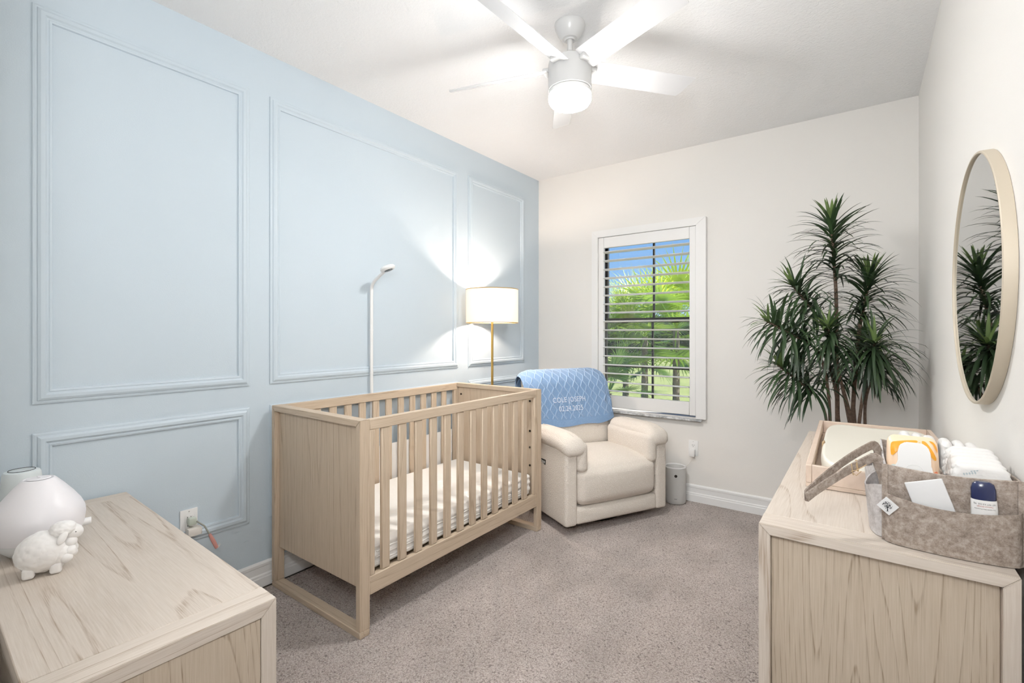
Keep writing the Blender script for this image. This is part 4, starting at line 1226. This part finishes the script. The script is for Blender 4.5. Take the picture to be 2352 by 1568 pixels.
def palm(loc, hgt, nf, flen, seed, label, sun_tint=1.0, tilt=0.0, low=-35, hi=80):
    rn = random.Random(seed)
    r = root('fan_palm', label, 'palm tree', loc, 0, 'fan palms outside the window')
    m = MB(); m.tube([(tilt * i / 8 * hgt, 0, hgt * i / 8) for i in range(9)], [.064 - .012 * i / 8 + .006 * (i % 2) for i in range(9)], 12); ob('trunk', m, M['palmtrunk'], r)
    m = MB(); b = m.bm; lay = b.verts.layers.float.new('tint')
    top = Vector((tilt * hgt, 0, hgt))
    for i in range(nf):
        az = i * 2.39996 + rn.uniform(-.2, .2); el = R(low + (hi - low) * (i + .5) / nf)
        d0 = Vector((math.cos(az) * math.cos(el), math.sin(az) * math.cos(el), math.sin(el)))
        pl_ = flen * rn.uniform(.55, .75); tipp = top + d0 * pl_ + Vector((0, 0, -.05))
        tint = max(.05, min(1, (.15 + .85 * (el - R(low)) / R(hi - low)) * sun_tint + rn.uniform(-.25, .2)))  # sunlight and shade put into leaf colour: upper fronds brighter, lower ones darker
        side = d0.cross(Vector((0, 0, 1)))
        if side.length < .05: side = Vector((1, 0, 0))
        side.normalize(); nn = side.cross(d0).normalized()
        for q in (-1, 1):
            vs = [b.verts.new(x) for x in (top, tipp, tipp + side * .008 * q, top + side * .014 * q)]
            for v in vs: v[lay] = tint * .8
            b.faces.new(vs)
        n = 24
        for k in range(n):
            a = R(-118 + 236 * k / (n - 1)) + rn.uniform(-.03, .03)
            dd = (d0 * math.cos(a) + side * math.sin(a) + nn * .12).normalized()
            L_ = flen * (.62 - .2 * abs(a) / 2) * rn.uniform(.9, 1.08); prev = None; p = tipp.copy()
            ws = dd.cross(nn).normalized()
            for j in range(6):
                s_ = j / 5; w = .015 * flen * (1 - s_) * (.5 + 1.2 * min(1, s_ * 3)) + .0008
                row = [b.verts.new(p + ws * w), b.verts.new(p - ws * w)]
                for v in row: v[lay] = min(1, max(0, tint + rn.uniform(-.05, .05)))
                if prev: b.faces.new((prev[0], prev[1], row[1], row[0]))
                prev = row
                dd = (dd + Vector((0, 0, -1)) * .26 * s_ * s_ * 1.6).normalized(); p = p + dd * L_ / 5
    m.keep = True
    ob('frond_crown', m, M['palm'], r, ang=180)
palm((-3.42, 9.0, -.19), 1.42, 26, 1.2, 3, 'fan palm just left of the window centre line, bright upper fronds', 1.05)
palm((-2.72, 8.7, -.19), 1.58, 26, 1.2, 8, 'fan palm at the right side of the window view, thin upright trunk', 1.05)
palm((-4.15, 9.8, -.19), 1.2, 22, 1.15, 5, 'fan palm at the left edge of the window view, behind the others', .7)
palm((-2.98, 6.4, -.19), .62, 14, .72, 21, 'low shaded fan palm nearest the window at its lower left', .25, low=-20, hi=75)  # small factor puts shade into this palm's leaf colour

# ------------------------------------------------------------------ light
def area(name, loc, target, size, energy, col=(1, 1, 1), sy=None):
    l = bpy.data.lights.new(name, 'AREA'); l.energy = energy; l.size = size; l.color = col
    if sy: l.shape = 'RECTANGLE'; l.size_y = sy
    o = bpy.data.objects.new(name, l); COL.objects.link(o); o.location = loc
    o.rotation_euler = (Vector(target) - Vector(loc)).to_track_quat('-Z', 'Y').to_euler(); return o
def point(name, loc, energy, r, col=(1, 1, 1)):
    l = bpy.data.lights.new(name, 'POINT'); l.energy = energy; l.shadow_soft_size = r; l.color = col
    o = bpy.data.objects.new(name, l); COL.objects.link(o); o.location = loc; return o
point('flash_light', (-.03, -.12, 1.72), 2.6, .06, (1, .98, .97))
area('bounce_flash', (-.12, -.06, 1.8), (-.75, .9, 2.78),   .25, 31, (.97, .985, 1))
area('hall_fill', (-.35, -.9, 2.6), (-.8, 1.6, 1.2), 1.2, 44, (.97, .985, 1))  # unseen area lamp added behind the camera as soft fill for the room
su = bpy.data.lights.new('sun', 'SUN'); su.energy = 11; su.angle = R(.6); su.color = (1, .95, .86)
so_ = bpy.data.objects.new('sun', su); COL.objects.link(so_); so_.rotation_euler = Vector((-.75, -.30, -.62)).to_track_quat('-Z', 'Y').to_euler(); so_.location = (10, 15, 10)

w = bpy.data.worlds.new('sky'); sc.world = w; w.use_nodes = True
nt = w.node_tree; bg = nt.nodes['Background']
tc_ = nt.nodes.new('ShaderNodeTexCoord'); sx_ = nt.nodes.new('ShaderNodeSeparateXYZ'); nt.links.new(tc_.outputs['Generated'], sx_.inputs[0])
nt.links.new(ramp(nt, sx_.outputs['Z'], [(.0, '#c9dff5'), (.10, '#8fbdf0'), (.3, '#5a97e2'), (1, '#2f6cc4')]), bg.inputs['Color']); bg.inputs['Strength'].default_value = 1.15

# ------------------------------------------------------------------ camera
cam = bpy.data.cameras.new('camera'); cam.sensor_width = 36; cam.lens = 36 * 1094 / 2352; cam.shift_y = -21 / 2352
cam.clip_start = .02; cam.clip_end = 300
co = bpy.data.objects.new('camera', cam); COL.objects.link(co)
co.location = (0, 0, 1.32); co.rotation_euler = (R(90), 0, TH_)
sc.camera = co
sc.view_settings.view_transform = 'Standard'; sc.view_settings.look = 'None'
sc.view_settings.exposure = 0.0; sc.view_settings.gamma = 1.12
sc.cycles.use_denoising = True
sc.cycles.max_bounces = 6; sc.cycles.diffuse_bounces = 4; sc.cycles.glossy_bounces = 3; sc.cycles.transparent_max_bounces = 12
sc.cycles.sample_clamp_indirect = 6
sc.cycles.use_adaptive_sampling = True; sc.cycles.adaptive_threshold = .12; sc.cycles.adaptive_min_samples = 12
